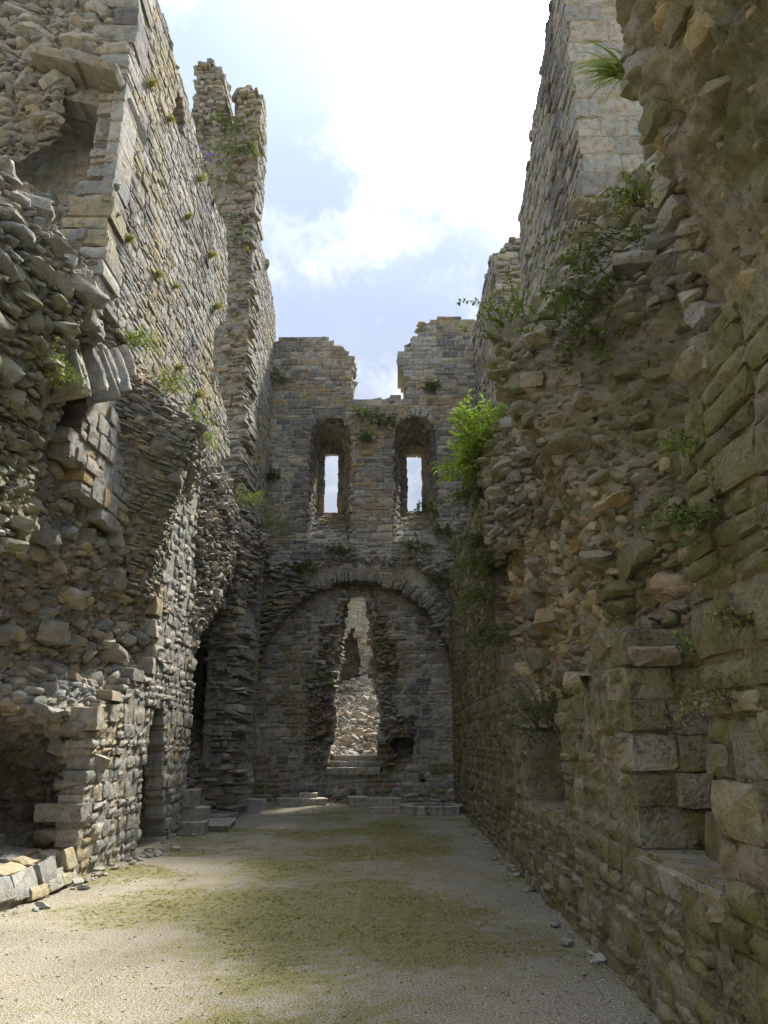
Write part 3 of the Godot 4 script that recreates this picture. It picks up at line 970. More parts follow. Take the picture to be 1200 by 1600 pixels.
	bulk(t, V(-5.7, -.2, 11.1), V(-4.18, 2.3, 12.0), STY.rubble_tan)
	bulk(t, V(-5.7, -.2, 13.45), V(-4.18, 3.4, 14.5), STY.rubble_tan)
	bulk(t, V(-5.7, 2.2, 12.2), V(-4.4, 6.6, 14.3), STY.rubble_tan)
	# plain bulk behind everything, so that no light comes through the wall
	bulk(t, Vector3(-6.9, -.2, 4.5), Vector3(-5.75, 6.9, -11.5), STY.rubble_tan)
	bulk(t, Vector3(-7.4, 2.25, -11.52), Vector3(-5.2, 6.9, -14.4), STY.rubble_tan)
	bulk(t, Vector3(-7.4, -.2, -13.65), Vector3(-4.68, 2.24, -14.4), STY.rubble_tan)
	# roof of the dark passage between this wall and the turret
	var roof := [[V(-7.2, 3.9, 14.3), V(-7.2, 4.2, 15.8), V(-7.2, 4.2, 17.6)], [V(-4.9, 3.7, 14.3), V(-4.9, 4.4, 15.8), V(-4.9, 4.4, 17.6)], [V(-3.95, 3.5, 14.4), V(-3.95, 4.4, 15.8), V(-3.95, 4.6, 17.5)]]
	sheet(t, "passage_roof", roof, 1, STY.rubble_tan, .12, .1, .0)
	strew(t, "passage_stone", roof, 1, STY.rubble_tan, .1, .3, 1.2, .1, .02, .4, .6)
	bulk(t, Vector3(-7.4, 4.6, -14.4), Vector3(-4.3, 5.2, -17.6), STY.rubble_tan)
	bulk(t, Vector3(-7.6, -.2, -14.4), Vector3(-7.2, 5.0, -17.8), STY.rubble_tan)
	flush(t)

func V(x: float, y: float, s: float) -> Vector3:
	return Vector3(x, y, -s)

func bulk(t: Node3D, a: Vector3, b: Vector3, st: Dictionary):
	core_box(t, Vector3(min(a.x, b.x), min(a.y, b.y), max(a.z, b.z)), Vector3(max(a.x, b.x), min(a.y, b.y), max(a.z, b.z)), Vector3(0, abs(b.y - a.y), 0), Vector3(0, 0, 1), 0.0, abs(b.z - a.z), st)

# ---------------------------------------------------------------- turret at the far end of the west wall
func build_turret():
	var t := thing("ruined_turret", "tall broken turret with two jagged pinnacles rising against the sky", "turret", Vector3.ZERO)
	var face := mask_of(2, [17.35, -0.1, 17.35, 19.0, 17.45, 20.2, 17.9, 20.35, 18.35, 19.6, 18.5, 18.5, 18.45, 17.0, 18.25, 16.3, 18.05, 15.75, 18.4, 15.7, 19.5, 15.6, 20.6, 15.4, 21.3, 15.0, 21.6, 14.3, 21.6, -0.1], [[18.9, 1.9, 20.9, 1.9, 20.9, 5.2, 20.3, 6.3, 19.1, 6.1], [18.15, 12.6, 18.5, 12.6, 18.5, 13.3, 18.35, 13.6, 18.15, 13.4]])
	lay(t, "facing_stone", side_net(XL, 17.3, 21.65, -0.1, 20.4), 1, STY.facing, face, .45, 0.014)
	# broken side towards the camera, from the floor to the two pinnacles
	var near := mask_of(0, [-6.6, -0.1, -6.6, 18.5, -6.0, 19.5, -6.0, 21.2, -5.6, 21.45, -5.15, 21.1, -5.05, 20.0, -5.0, 19.0, -4.65, 18.9, -4.7, 20.2, -4.5, 20.5, -4.1, 20.35, -3.98, 18.5, -3.95, 12.0, -3.85, 8.0, -3.7, 6.0, -3.6, 3.0, -3.6, -0.1], [[-6.4, -.3, -6.4, 3.2, -5.6, 3.9, -4.6, 3.8, -4.22, 3.1, -4.2, 1.6, -4.3, -.3]])
	lay(t, "rubble_stone", [[V(-6.6, -.1, 17.55), V(-4.8, -.1, 17.5), V(-3.5, -.1, 17.2)], [V(-6.6, 8, 17.5), V(-4.8, 8, 17.55), V(-3.5, 8, 17.25)], [V(-6.6, 15, 17.3), V(-4.8, 15, 17.5), V(-3.7, 15, 17.2)], [V(-6.6, 21.6, 17.3), V(-4.8, 21.6, 17.4), V(-3.7, 21.6, 17.3)]], 1, with(STY.rubble_pale, {"prot": .09, "rot": .07, "rag": .1}), near, 1.2, 0.08, 0.1)
	cap(t, "coping_stone", [V(-3.98, 15.75, 18.1), V(-3.98, 15.65, 19.5), V(-3.98, 15.4, 20.6), V(-3.98, 15.0, 21.4)], Vector3(-.9, 0, 0), STY.facing, .2, .5)
	cap(t, "coping_stone", [V(-6, 21.25, 17.45), V(-5.15, 21.15, 17.45)], Vector3(0, 0, -1.0), STY.rubble_pale, .25, .5)
	cap(t, "coping_stone", [V(-4.7, 20.4, 17.45), V(-4.1, 20.4, 17.45)], Vector3(0, 0, -1.0), STY.rubble_pale, .25, .5)
	lay(t, "passage_stone", cross_net(-18.75, -6.6, -4.0, -.1, 4.0), 1, STY.infill, null, .3, .02)
	bulk(t, V(-6.6, 3.95, 17.7), V(-4.4, 4.4, 19.0), STY.rubble_pale)
	# inner hollow beside the corner
	lay(t, "hollow_stone", side_net(-4.75, 18.6, 21.2, 1.6, 6.6), 1, STY.vault_dark, null, 0.3, 0.03)
	lay(t, "hollow_stone", cross_net(-20.95, -4.9, -3.92, 1.6, 6.4), 1, STY.infill, null, 0.3, 0.03)
	# rubble foot of the broken jamb
	var foot := [[V(-4.6, 0.0, 16.6), V(-3.7, 0.0, 17.4), V(-3.55, 0.0, 19.0), V(-3.7, 0.0, 20.6)], [V(-4.7, .5, 17.0), V(-3.85, .5, 17.7), V(-3.7, .45, 19.2), V(-3.85, .4, 20.8)], [V(-4.8, 1.2, 17.4), V(-3.95, 1.3, 17.8), V(-3.85, 1.0, 19.3), V(-3.95, .9, 21)], [V(-5.0, 2.0, 17.7), V(-4.1, 2.1, 18.0), V(-4.2, 1.9, 19.5), V(-4.2, 1.8, 21)]]
	sheet(t, "foot_core", foot, 1, STY.rubble_tan, 0.1, 0.1, -.05)
	strew(t, "foot_stone", foot, 1, STY.infill, .14, .42, 1.5, .1, 0.0, .35, .6)
	# stump of the vault on this stretch of wall
	var h := stump_net([[3.4, 17.3, -3.9, 17.6, -3.75, 18.6, -3.85], [4.4, 17.2, -3.85, 17.7, -3.6, 18.9, -3.8], [5.4, 17.1, -3.85, 17.9, -3.5, 19.4, -3.8], [6.2, 17.1, -3.85, 18.3, -3.42, 20.4, -3.8], [6.8, 17.2, -3.85, 18.7, -3.45, 21.3, -3.75], [7.2, 17.2, -3.95, 18.9, -3.75, 21.5, -3.85], [7.5, 17.3, -4.1, 18.9, -3.98, 21.5, -4.0]])
	sheet(t, "vault_core", h, 1, STY.rubble_pale, .1, .08, -.07)
	lay(t, "vault_stone", h, 1, with(STY.rubble_pale, {"h0": .05, "h1": .14, "prot": .08, "rot": .08, "pal": STY.rubble_tan.pal}), null, 0, 0, .08)
	bulk(t, Vector3(-6.6, -.2, -18.7), Vector3(-4.95, 15.2, -22.4), STY.rubble_pale)
	flush(t)

# ---------------------------------------------------------------- end wall
func build_end_wall():
	var t := thing("end_wall", "shaded end wall with two round-headed window slits above a blind arch and broken doorway", "wall")
	var ac := Vector2(-1.15, 3.35)
	var ar := 2.78
	var arch := [-5.0, -1.0, -5.0, 3.35]
	for k in 25:
		var a := PI - PI * k / 24.0
		arch.append_array([ac.x + ar * cos(a), ac.y + ar * sin(a)])
	arch.append_array([3.4, 3.35, 3.4, -1.0])
	var outline := [-4.2, -0.2, -4.2, 14.2, -3.2, 14.3, -2.4, 14.35, -1.95, 14.05, -1.55, 13.75, -1.38, 13.25, -1.38, 12.12, -0.6, 12.05, 0.0, 12.15, 0.36, 12.1, 0.36, 12.6, 0.22, 13.1, 0.08, 13.4, 0.12, 13.65, 0.45, 13.9, 0.62, 14.3, 1.0, 14.55, 1.16, 14.95, 2.0, 15.05, 2.75, 14.8, 3.0, 14.6, 3.0, -0.2]
	var wins := [[-2.01, 0.64], [0.645, 0.66]]
	var holes := [arch]
	for w in wins:
		var hole := [w[0] - w[1], 7.35, w[0] + w[1], 7.35]
		for k in 13:
			var a := PI * k / 12.0
			hole.append_array([w[0] + w[1] * cos(a), 10.8 + w[1] * sin(a)])
		holes.append(hole)
	lay(t, "facing_stone", cross_net(ZB, -4.0, 2.9, 2.0, 15.1), 1, STY.end, mask_of(0, outline, holes), 1.7, 0.014)
	cap(t, "coping_stone", [Vector3(-3.9, 14.25, ZB - .05), Vector3(-2.4, 14.4, ZB - .05), Vector3(-1.95, 14.1, ZB - .05), Vector3(-1.55, 13.8, ZB - .05), Vector3(-1.4, 13.25, ZB - .05)], Vector3(0, 0, -1.3), STY.end, .2, .45)
	cap(t, "coping_stone", [Vector3(-1.4, 12.15, ZB - .05), Vector3(-.6, 12.08, ZB - .05), Vector3(.35, 12.12, ZB - .05)], Vector3(0, 0, -1.3), STY.end, .2, .4)
	cap(t, "coping_stone", [Vector3(.3, 13.75, ZB - .05), Vector3(.6, 14.25, ZB - .05), Vector3(1.1, 14.9, ZB - .05), Vector3(2.0, 15.05, ZB - .05), Vector3(2.8, 14.8, ZB - .05)], Vector3(0, 0, -1.3), STY.end, .2, .45)
	lay(t, "facing_stone", [[Vector3(-1.37, 12.1, ZB), Vector3(-1.37, 12.1, ZB - 1.7)], [Vector3(-1.37, 13.3, ZB), Vector3(-1.37, 13.3, ZB - 1.7)]], 1, with(STY.end, {"prot": .03, "depth": .15}))
	var slits := [[-2.31, -1.885], [0.43, 0.86]]
	for w in 2:
		window(t, wins[w][0], wins[w][1], slits[w][0], slits[w][1])
	# wall inside the blind arch, with the broken doorway and a putlog hole
	var door := [-1.95, 0.86, -1.8, 1.5, -1.66, 2.26, -1.82, 3.0, -1.86, 3.6, -1.66, 4.4, -1.58, 5.3, -1.4, 5.72, -1.02, 5.85, -0.82, 5.6, -0.62, 4.8, -0.52, 3.9, -0.55, 3.3, -0.42, 2.1, -0.5, 1.4, -0.45, 0.86]
	var inf := mask_of(0, [-4.0, -0.2, -4.0, 6.5, 1.75, 6.5, 1.75, -0.2], [door, [-0.12, 0.95, 0.42, 0.95, 0.5, 1.6, 0.3, 1.8, -0.12, 1.7], [0.72, .5, .84, .5, .84, .62, .72, .62]])
	lay(t, "infill_stone", cross_net(ZB - 0.38, -4.0, 1.75, -0.1, 6.5), 1, STY.infill, inf, 0.45, 0.014)
	lay(t, "hole_stone", cross_net(ZB - 1.1, -0.3, 0.7, 0.7, 1.9), 1, STY.infill, null, 0.2, 0.03)
	lay(t, "hole_stone", [[Vector3(-.16, .9, ZB - .4), Vector3(-.16, .9, ZB - 1.1)], [Vector3(-.16, 1.8, ZB - .4), Vector3(-.16, 1.8, ZB - 1.1)]], 1, STY.infill, null, 0.1, 0.03)
	lay(t, "hole_stone", [[Vector3(.52, .9, ZB - .4), Vector3(.52, .9, ZB - 1.1)], [Vector3(.52, 1.8, ZB - .4), Vector3(.52, 1.8, ZB - 1.1)]], -1, STY.infill, null, 0.1, 0.03)
	# rubble jambs of the breach, each running back through the wall
	var zf := ZB - 0.36
	var zk := ZB - 1.7
	var lj := [[Vector3(-2.0, .86, zf + .1), Vector3(-1.85, .86, zf - .5), Vector3(-1.82, .86, zk)], [Vector3(-1.86, 1.6, zf + .1), Vector3(-1.72, 1.6, zf - .5), Vector3(-1.75, 1.6, zk)], [Vector3(-1.75, 2.3, zf + .1), Vector3(-1.6, 2.3, zf - .5), Vector3(-1.72, 2.3, zk)], [Vector3(-1.9, 3.1, zf + .1), Vector3(-1.72, 3.1, zf - .5), Vector3(-1.7, 3.1, zk)], [Vector3(-1.82, 4.0, zf + .1), Vector3(-1.6, 4.0, zf - .5), Vector3(-1.55, 4.0, zk)], [Vector3(-1.62, 5.2, zf + .1), Vector3(-1.5, 5.2, zf - .5), Vector3(-1.5, 5.2, zk)], [Vector3(-1.2, 6.0, zf + .1), Vector3(-1.3, 6.0, zf - .5), Vector3(-1.45, 6.0, zk)]]
	var rj := [[Vector3(-.35, .86, zf + .1), Vector3(-.5, .86, zf - .5), Vector3(-.52, .86, zk)], [Vector3(-.38, 1.6, zf + .1), Vector3(-.48, 1.6, zf - .5), Vector3(-.5, 1.6, zk)], [Vector3(-.3, 2.3, zf + .1), Vector3(-.42, 2.3, zf - .5), Vector3(-.55, 2.3, zk)], [Vector3(-.48, 3.1, zf + .1), Vector3(-.6, 3.1, zf - .5), Vector3(-.75, 3.1, zk)], [Vector3(-.5, 4.0, zf + .1), Vector3(-.7, 4.0, zf - .5), Vector3(-.8, 4.0, zk)], [Vector3(-.7, 5.2, zf + .1), Vector3(-.85, 5.2, zf - .5), Vector3(-.9, 5.2, zk)], [Vector3(-1.0, 6.0, zf + .1), Vector3(-.95, 6.0, zf - .5), Vector3(-.9, 6.0, zk)]]
	sheet(t, "breach_core", lj, 1, STY.infill, .09, .2, -.14)
	sheet(t, "breach_core", rj, -1, STY.infill, .09, .2, -.14)
	strew(t, "breach_stone", lj, 1, STY.infill, .12, .34, 1.6, .2, -.1, .25, .5)
	strew(t, "breach_stone", rj, -1, STY.infill, .12, .34, 1.6, .2, -.1, .25, .5)
	bulk(t, Vector3(-4.2, -.2, ZB - .75), Vector3(-2.1, 6.4, ZB - 1.6), STY.infill)
	bulk(t, Vector3(0.62, -.2, ZB - .75), Vector3(3.0, 6.4, ZB - 1.6), STY.infill)
	bulk(t, Vector3(-2.1, -.2, ZB - .75), Vector3(.62, .8, ZB - 1.6), STY.infill)
	bulk(t, Vector3(-.3, 1.95, ZB - .75), Vector3(.62, 6.4, ZB - 1.6), STY.infill)
	bulk(t, Vector3(-2.1, 5.95, ZB - .75), Vector3(-.3, 6.4, ZB - 1.6), STY.infill)
	# ragged rubble standing proud round the breach
	for g in [[[-2.5, 1.1, -1.95, 3.4], 1], [[-2.2, 3.2, -1.75, 5.0], 1], [[-.42, 2.0, .05, 4.4], 1], [[-.55, 4.3, -.2, 5.2], 1], [[-.3, 1.8, .55, 2.3], 1]]:
		var r: Array = g[0]
		strew(t, "breach_stone", cross_net(ZB - .36, r[0], r[2], r[1], r[3]), 1, with(STY.infill, {"pal": STY.rubble_tan.pal}), .12, .3, 1.0, .05, .06, .3, .5)
	# steps up to the breach
	for k in 3:
		var sx := -1.98 + k * 0.08
		while sx < -0.5:
			var sw := rng.randf_range(.35, .7)
			sw = min(sw, -0.42 - sx)
			if sw > 0.12: put(t, "step_stone", Transform3D(Basis(Vector3(sw - .015, 0, 0), Vector3(0, .2, 0), Vector3(0, 0, .5)).rotated(Vector3.UP, rng.randfn(0, .03)), Vector3(sx + sw * .5, .8 + k * .16, ZB - .55 - k * .4)), "block", tone(STY.lit, Vector3(sx, 0, ZB)))
			sx += sw
	# arch ring, its soffit and the drop of the web into the corner
	var c3 := Vector3(ac.x, ac.y, ZB + .04)
	ring(t, "voussoir", c3, Vector3.RIGHT, Vector3.UP, ar, 0.05, PI - 0.02, .075, .36, .5, STY.vault_dark, .05)
	var sof := [[], []]
	for k in 25:
		var a := PI - PI * k / 24.0
		sof[0].append(c3 + Vector3(ar * cos(a), ar * sin(a), 0))
		sof[1].append(c3 + Vector3(ar * cos(a), ar * sin(a), -.5))
	sheet(t, "soffit_core", sof, 1, STY.vault_slab, .1, .03, -.03)
	var web := [[], [], []]
	for k in 9:
		var a := PI - (PI * 0.36) * k / 8.0
		var dir := Vector3(cos(a), sin(a), 0)
		web[0].append(c3 + dir * (ar - .02) + Vector3(0, 0, .04))
		web[1].append(c3 + dir * (ar + .3) + Vector3(0, 0, .25 - k * .02))
		web[2].append(c3 + dir * (ar + .7) + Vector3(0, 0, .35 - k * .04))
	lay(t, "web_stone", web, 1, with(STY.vault_slab, {"l0": .2, "l1": .45, "h0": .06, "h1": .12}))
	# ledge of broken rubble above the ring
	var ledge := [[Vector3(-3.9, 6.0, ZB + .25), Vector3(-2.9, 6.3, ZB + .12), Vector3(-1.2, 6.75, ZB + .08), Vector3(.6, 6.45, ZB + .12), Vector3(1.7, 5.9, ZB + .3)], [Vector3(-3.9, 6.7, ZB + .1), Vector3(-2.9, 6.75, ZB + .04), Vector3(-1.2, 6.95, ZB + .02), Vector3(.6, 6.85, ZB + .04), Vector3(1.7, 6.7, ZB + .1)]]
	strew(t, "ledge_stone", ledge, 1, STY.vault_dark, .1, .3, 1.7, .05, .02, .25, .5)
	# right-hand corner: toothed rubble where the side vault has torn off
	strew(t, "ledge_stone", cross_net(ZB + .06, 1.15, 2.2, 4.2, 8.6), 1, STY.vault_dark, .12, .3, .8, .06, .0, .2, .5, mask_of(0, [1.2, 3.9, 1.1, 6.0, 1.75, 7.4, 2.0, 8.6, 2.4, 8.6, 2.4, 3.9]))
	flush(t)

func window(t: Node3D, cx: float, r: float, s0: float, s1: float):
	var zb := ZB - 1.5
	var r2 := (s1 - s0) * 0.5 + 0.17
	var c2 := (s0 + s1) * 0.5
	var y2 := 10.72
	# head
	var head := [[], []]
	for k in 13:
		var a := PI * k / 12.0
		head[0].append(Vector3(cx + r * cos(a), 10.8 + r * sin(a), ZB))
		head[1].append(Vector3(c2 + r2 * cos(a), y2 + r2 * sin(a), zb))
	lay(t, "reveal_stone", head, 1, with(STY.end, {"h0": .14, "h1": .3, "l0": .12, "l1": .26}))
	sheet(t, "reveal_core", head, 1, STY.end, .12, .02, -.03)
	# sides
	var lf := [[Vector3(cx - r, 7.2, ZB), Vector3(c2 - r2, 8.3, zb)], [Vector3(cx - r, 10.8, ZB), Vector3(c2 - r2, y2, zb)]]
	var rt := [[Vector3(cx + r, 7.2, ZB), Vector3(c2 + r2, 8.3, zb)], [Vector3(cx + r, 10.8, ZB), Vector3(c2 + r2, y2, zb)]]
	for side in [[lf, 1.0], [rt, -1.0]]:
		lay(t, "reveal_stone", side[0], side[1], STY.end)
		sheet(t, "reveal_core", side[0], side[1], STY.end, .15, .02, -.03)
	# sloping sill
	var sill := [[Vector3(cx - r - .1, 7.3, ZB + .02), Vector3(cx + r + .1, 7.3, ZB + .02)], [Vector3(c2 - r2 - .12, 8.75, zb - .05), Vector3(c2 + r2 + .12, 8.75, zb - .05)]]
	lay(t, "reveal_stone", sill, 1, STY.infill)
	sheet(t, "reveal_core", sill, 1, STY.end, .15, .02, -.03)
	# back of the embrasure with the slit
	lay(t, "slit_stone", cross_net(zb, c2 - r2 - .1, c2 + r2 + .1, 7.9, 11.4), 1, with(STY.end, {"rag": 0.02}), mask_of(0, [c2 - r2 - .1, 7.9, c2 - r2 - .1, 11.5, c2 + r2 + .1, 11.5, c2 + r2 + .1, 7.9], [[s0, 8.78, s0, 10.72, s1, 10.72, s1, 8.72, c2, 8.66]]), .2, .02)
	# arch stones on the face
	ring(t, "voussoir", Vector3(cx, 10.8, ZB + .015), Vector3.RIGHT, Vector3.UP, r + .01, 0.0, PI, .13, .26, .4, STY.end, .02)

# ---------------------------------------------------------------- what is seen through the breach
func build_chamber():
	var t := thing("chamber_wall", "bright ruined chamber wall seen through the broken doorway of the end wall", "wall")
	var z := -31.0
	var hole := [-2.27, 3.9, -1.5, 4.0, -1.52, 5.05, -1.78, 6.1, -2.0, 5.85, -2.24, 5.05]
	lay(t, "wall_stone", cross_net(z, -4.4, 1.8, 0.6, 9.0), 1, STY.lit, mask_of(0, [-4.4, .6, -4.4, 7.9, -2.4, 8.4, -1.4, 8.2, -.9, 8.5, 1.8, 7.0, 1.8, .6], [hole]), .8, .02)
	lay(t, "recess_stone", cross_net(z - 1.0, -3.0, -.9, 3.4, 6.5), 1, STY.vault_dark, null, .3, .03)
	var slope := [[Vector3(-2.6, .95, -23.2), Vector3(-1.2, .95, -23.2), Vector3(.5, .95, -23.2)], [Vector3(-2.6, 1.25, -24.2), Vector3(-1.2, 1.4, -24.1), Vector3(.5, 1.5, -24.0)], [Vector3(-3, 1.5, -25.4), Vector3(-1.2, 2.1, -25.2), Vector3(.7, 2.4, -25.0)], [Vector3(-3.6, 2.0, -27.2), Vector3(-1.3, 3.0, -27.0), Vector3(1, 3.5, -26.8)], [Vector3(-4.2, 2.6, -29.8), Vector3(-1.4, 3.9, -29.8), Vector3(1.4, 4.5, -29.8)], [Vector3(-4.4, 2.8, -31.0), Vector3(-1.4, 4.1, -31.0), Vector3(1.6, 4.7, -31.0)]]
	sheet(t, "mound", slope, 1, STY.lit, .14, .12, -.05)
	strew(t, "mound_stone", slope, 1, STY.lit, .14, .4, 1.4, .12, 0, .2, .5)
	lay(t, "side_stone", side_net(-3.4, 23.3, 31.0, .6, 6.5), 1, STY.lit, null, .5, .02)
	lay(t, "side_stone", side_net(1.6, 23.3, 31.0, .6, 2.6), -1, STY.lit, null, .5, .02)
	flush(t)

# ---------------------------------------------------------------- east wall
func build_east_wall():
	var t := thing("rubble_wall", "long shaded side wall with mossy lower courses, two window recesses and torn brown core", "wall")
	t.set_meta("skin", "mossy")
	var low := mask_of(2, [4.0, -.2, 4.0, .86, 5.28, .86, 5.28, 2.34, 5.9, 2.3, 6.4, 2.2, 6.8, 2.1, 6.9, 1.9, 7.5, 1.92, 7.5, .84, 9.5, .84, 9.5, 1.66, 9.75, 1.7, 9.8, 2.05, 10.4, 2.1, 10.95, 2.3, 11.5, 3.3, 12.2, 4.2, 12.9, 4.9, 13.4, 6.0, 21.6, 6.2, 21.6, -.2])
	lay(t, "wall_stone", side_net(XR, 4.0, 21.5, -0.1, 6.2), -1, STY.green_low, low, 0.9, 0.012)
	# sills of the two recesses
	lay(t, "sill_stone", [[V(XR - .01, .9, 4.0), V(XR - .01, .9, 5.3)], [V(2.7, .93, 4.0), V(2.7, .93, 5.3)]], -1, with(STY.slab_floor, {"pal": STY.east_up.pal}), null, .05, .01)
	lay(t, "sill_stone", [[V(XR - .01, .87, 7.45), V(XR - .01, .87, 9.55)], [V(2.7, .9, 7.45), V(2.7, .9, 9.55)]], -1, with(STY.slab_floor, {"pal": STY.east_up.pal}), null, .05, .01)
	# dressed jambs facing the camera
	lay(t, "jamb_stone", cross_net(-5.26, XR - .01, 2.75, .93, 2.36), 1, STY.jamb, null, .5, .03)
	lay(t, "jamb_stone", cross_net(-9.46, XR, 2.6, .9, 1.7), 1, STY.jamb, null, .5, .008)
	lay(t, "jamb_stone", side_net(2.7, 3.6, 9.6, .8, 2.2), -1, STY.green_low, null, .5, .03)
	# rough blocks at the back of the near recess
	for q in [[2.05, 1.05, 4.75, .5, .28, .34], [2.3, 1.12, 4.5, .5, .3, .3], [2.3, 1.4, 4.85, .4, .24, .3]]:
		put(t, "recess_block", Transform3D(Basis(Vector3(q[5], 0, 0), Vector3(0, q[4], 0), Vector3(0, 0, q[3])).rotated(Vector3.UP, rng.randfn(0, .15)), V(q[0], q[1], q[2])), "rough", tone(STY.green_low, V(q[0], q[1], q[2])))
	# torn core above the recesses
	var core := [
		[V(2.9, 1.9, 4.4), V(2.8, 2.25, 5.3), V(1.95, 2.2, 6.4), V(1.95, 1.9, 7.4), V(2.15, 1.75, 8.6), V(2.0, 1.75, 9.6), V(1.85, 2.1, 10.8), V(1.75, 3.2, 11.6)],
		[V(3.0, 2.6, 4.4), V(2.85, 2.7, 5.3), V(1.9, 2.7, 6.4), V(2.05, 2.6, 7.5), V(2.2, 2.5, 8.6), V(2.05, 2.6, 9.8), V(1.9, 2.9, 11.0), V(1.8, 3.8, 12.0)],
		[V(3.0, 3.4, 4.4), V(2.85, 3.4, 5.4), V(1.85, 3.3, 6.4), V(2.05, 3.3, 7.6), V(2.15, 3.3, 8.8), V(2.05, 3.4, 10.0), V(1.9, 3.7, 11.3), V(1.8, 4.4, 12.4)],
		[V(3.05, 4.2, 4.4), V(2.95, 4.2, 5.4), V(2.0, 4.1, 6.6), V(2.0, 4.1, 7.8), V(2.1, 4.1, 9.0), V(2.0, 4.3, 10.2), V(1.85, 4.6, 11.6), V(1.8, 5.1, 12.8)],
		[V(3.1, 5.0, 4.4), V(3.0, 5.0, 5.4), V(2.2, 5.0, 6.7), V(2.1, 5.0, 8.0), V(2.05, 5.0, 9.4), V(1.9, 5.2, 10.6), V(1.75, 5.5, 11.8), V(1.8, 5.9, 13.2)],
		[V(3.15, 6.2, 4.4), V(3.05, 6.2, 5.4), V(2.5, 6.2, 6.9), V(2.3, 6.2, 8.2), V(2.2, 6.2, 9.6), V(2.1, 6.3, 11), V(2.0, 6.4, 12.2), V(1.9, 6.4, 13.6)],
		[V(3.2, 7.3, 4.4), V(3.1, 7.3, 5.6), V(2.75, 7.3, 7.0), V(2.65, 7.3, 8.3), V(2.6, 7.2, 9.8), V(2.5, 7.0, 11.2), V(2.4, 6.8, 12.4), V(2.3, 6.7, 14)]]
	sheet(t, "torn_core", core, -1, with(STY.brown, {"craggy": .05}), .07, .2, -.03)
	strew(t, "core_stone", core, -1, STY.brown, .1, .46, 1.5, .2, -.02, .2, .6, null, .3)
	# stump of the vault between the recesses: plastered underside, rubble on its back
	var h := stump_net([
		[2.3, 5.2, 2.80, 6.25, 1.95, 7.6, 2.1], [2.8, 5.1, 2.83, 6.3, 1.84, 7.8, 2.12], [3.3, 5.0, 2.85, 6.4, 1.72, 8.1, 2.1], [3.8, 5.0, 2.90, 6.45, 1.6, 8.4, 2.1], [4.2, 5.0, 2.95, 6.55, 1.45, 8.7, 2.1], [4.6, 4.9, 2.95, 6.7, 1.3, 9.1, 2.1], [4.95, 4.9, 3.00, 6.9, 1.14, 9.4, 2.1], [5.25, 4.9, 3.00, 7.0, 1.08, 9.6, 2.1]])
	sheet(t, "vault_underside", h, -1, with(STY.green_face, {"craggy": .06, "thr": -.05}), .05, .13, -.03)  # moss tone spread wider here, partly painting the shade under the overhang
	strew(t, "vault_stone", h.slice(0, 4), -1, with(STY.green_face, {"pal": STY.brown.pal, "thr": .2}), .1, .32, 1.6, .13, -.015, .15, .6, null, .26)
	strew(t, "vault_stone", h.slice(3), -1, with(STY.green_face, {"thr": .0}), .09, .34, 1.1, .13, -.02, .2, .5, null, .4)  # upper stones too: real moss, widened to deepen the shade by colour
	var back := stump_net([[5.25, 4.9, 2.95, 7.0, 1.08, 9.6, 2.1], [5.5, 4.9, 2.95, 7.05, 1.1, 9.6, 2.1], [5.8, 4.9, 2.95, 7.1, 1.2, 9.7, 2.15], [6.2, 5.0, 3.00, 7.1, 1.62, 9.8, 2.2], [6.7, 5.2, 3.05, 7.0, 2.05, 9.7, 2.35], [7.3, 5.4, 3.15, 6.9, 2.4, 9.4, 2.6], [7.9, 5.8, 3.35, 7.2, 2.65, 8.8, 2.75]])
	sheet(t, "vault_back", back, -1, STY.vault_dark, .08, .14, -.06)
	strew(t, "back_stone", back, -1, STY.vault_dark, .14, .5, 1.5, .14, 0.0, .1, .42)
	# farther stump, by the sapling
	var h2 := stump_net([[4.4, 10.6, 1.95, 11.3, 1.62, 12.6, 1.8], [5.0, 10.3, 1.9, 11.2, 1.5, 12.8, 1.75], [5.5, 10.1, 1.9, 11.1, 1.42, 13.0, 1.75], [5.9, 10.0, 1.95, 11.1, 1.42, 13.4, 1.75], [6.4, 10.0, 2.1, 11.2, 1.6, 13.6, 1.8], [6.9, 10.0, 2.4, 11.2, 2.1, 13.8, 2.1]])
	sheet(t, "vault_back", h2, -1, STY.vault_dark, .09, .12, -.06)
	strew(t, "back_stone", h2, -1, STY.vault_dark, .12, .4, 1.6, .12, 0.0, .15, .5)
	# the thinner upper wall, set back
	var up := mask_of(2, [8.4, 6.6, 8.4, 13.9, 8.9, 13.4, 9.2, 13.3, 10.2, 12.8, 11.2, 12.7, 11.5, 12.3, 12.1, 12.2, 12.7, 11.9, 13.0, 11.2, 13.2, 9.5, 13.4, 6.6])
	lay(t, "facing_stone", side_net(XU, 8.4, 13.6, 6.6, 13.9), -1, STY.east_up, up, 1.6, .016)
	var rev := mask_of(0, [XU, 8.55, XU, 13.7, 4.3, 13.7, 4.3, 7.2, 3.2, 7.6, 3.1, 8.5])
	lay(t, "upper_jamb_stone", cross_net(-8.36, XU, 4.3, 7.2, 13.7), 1, with(STY.quoin, {"h0": .3, "h1": .44, "l0": .35, "l1": .7}), rev, .8, .012)
	strew(t, "core_stone", cross_net(-8.36, XU - .1, 3.4, 6.6, 8.6), 1, with(STY.brown, {"pal": STY.rubble_pale.pal}), .14, .44, 1.5, .1, .0, .15, .6)
	bulk(t, Vector3(XU + .15, 6.0, -8.45), Vector3(4.2, 8.6, -13.2), STY.brown)
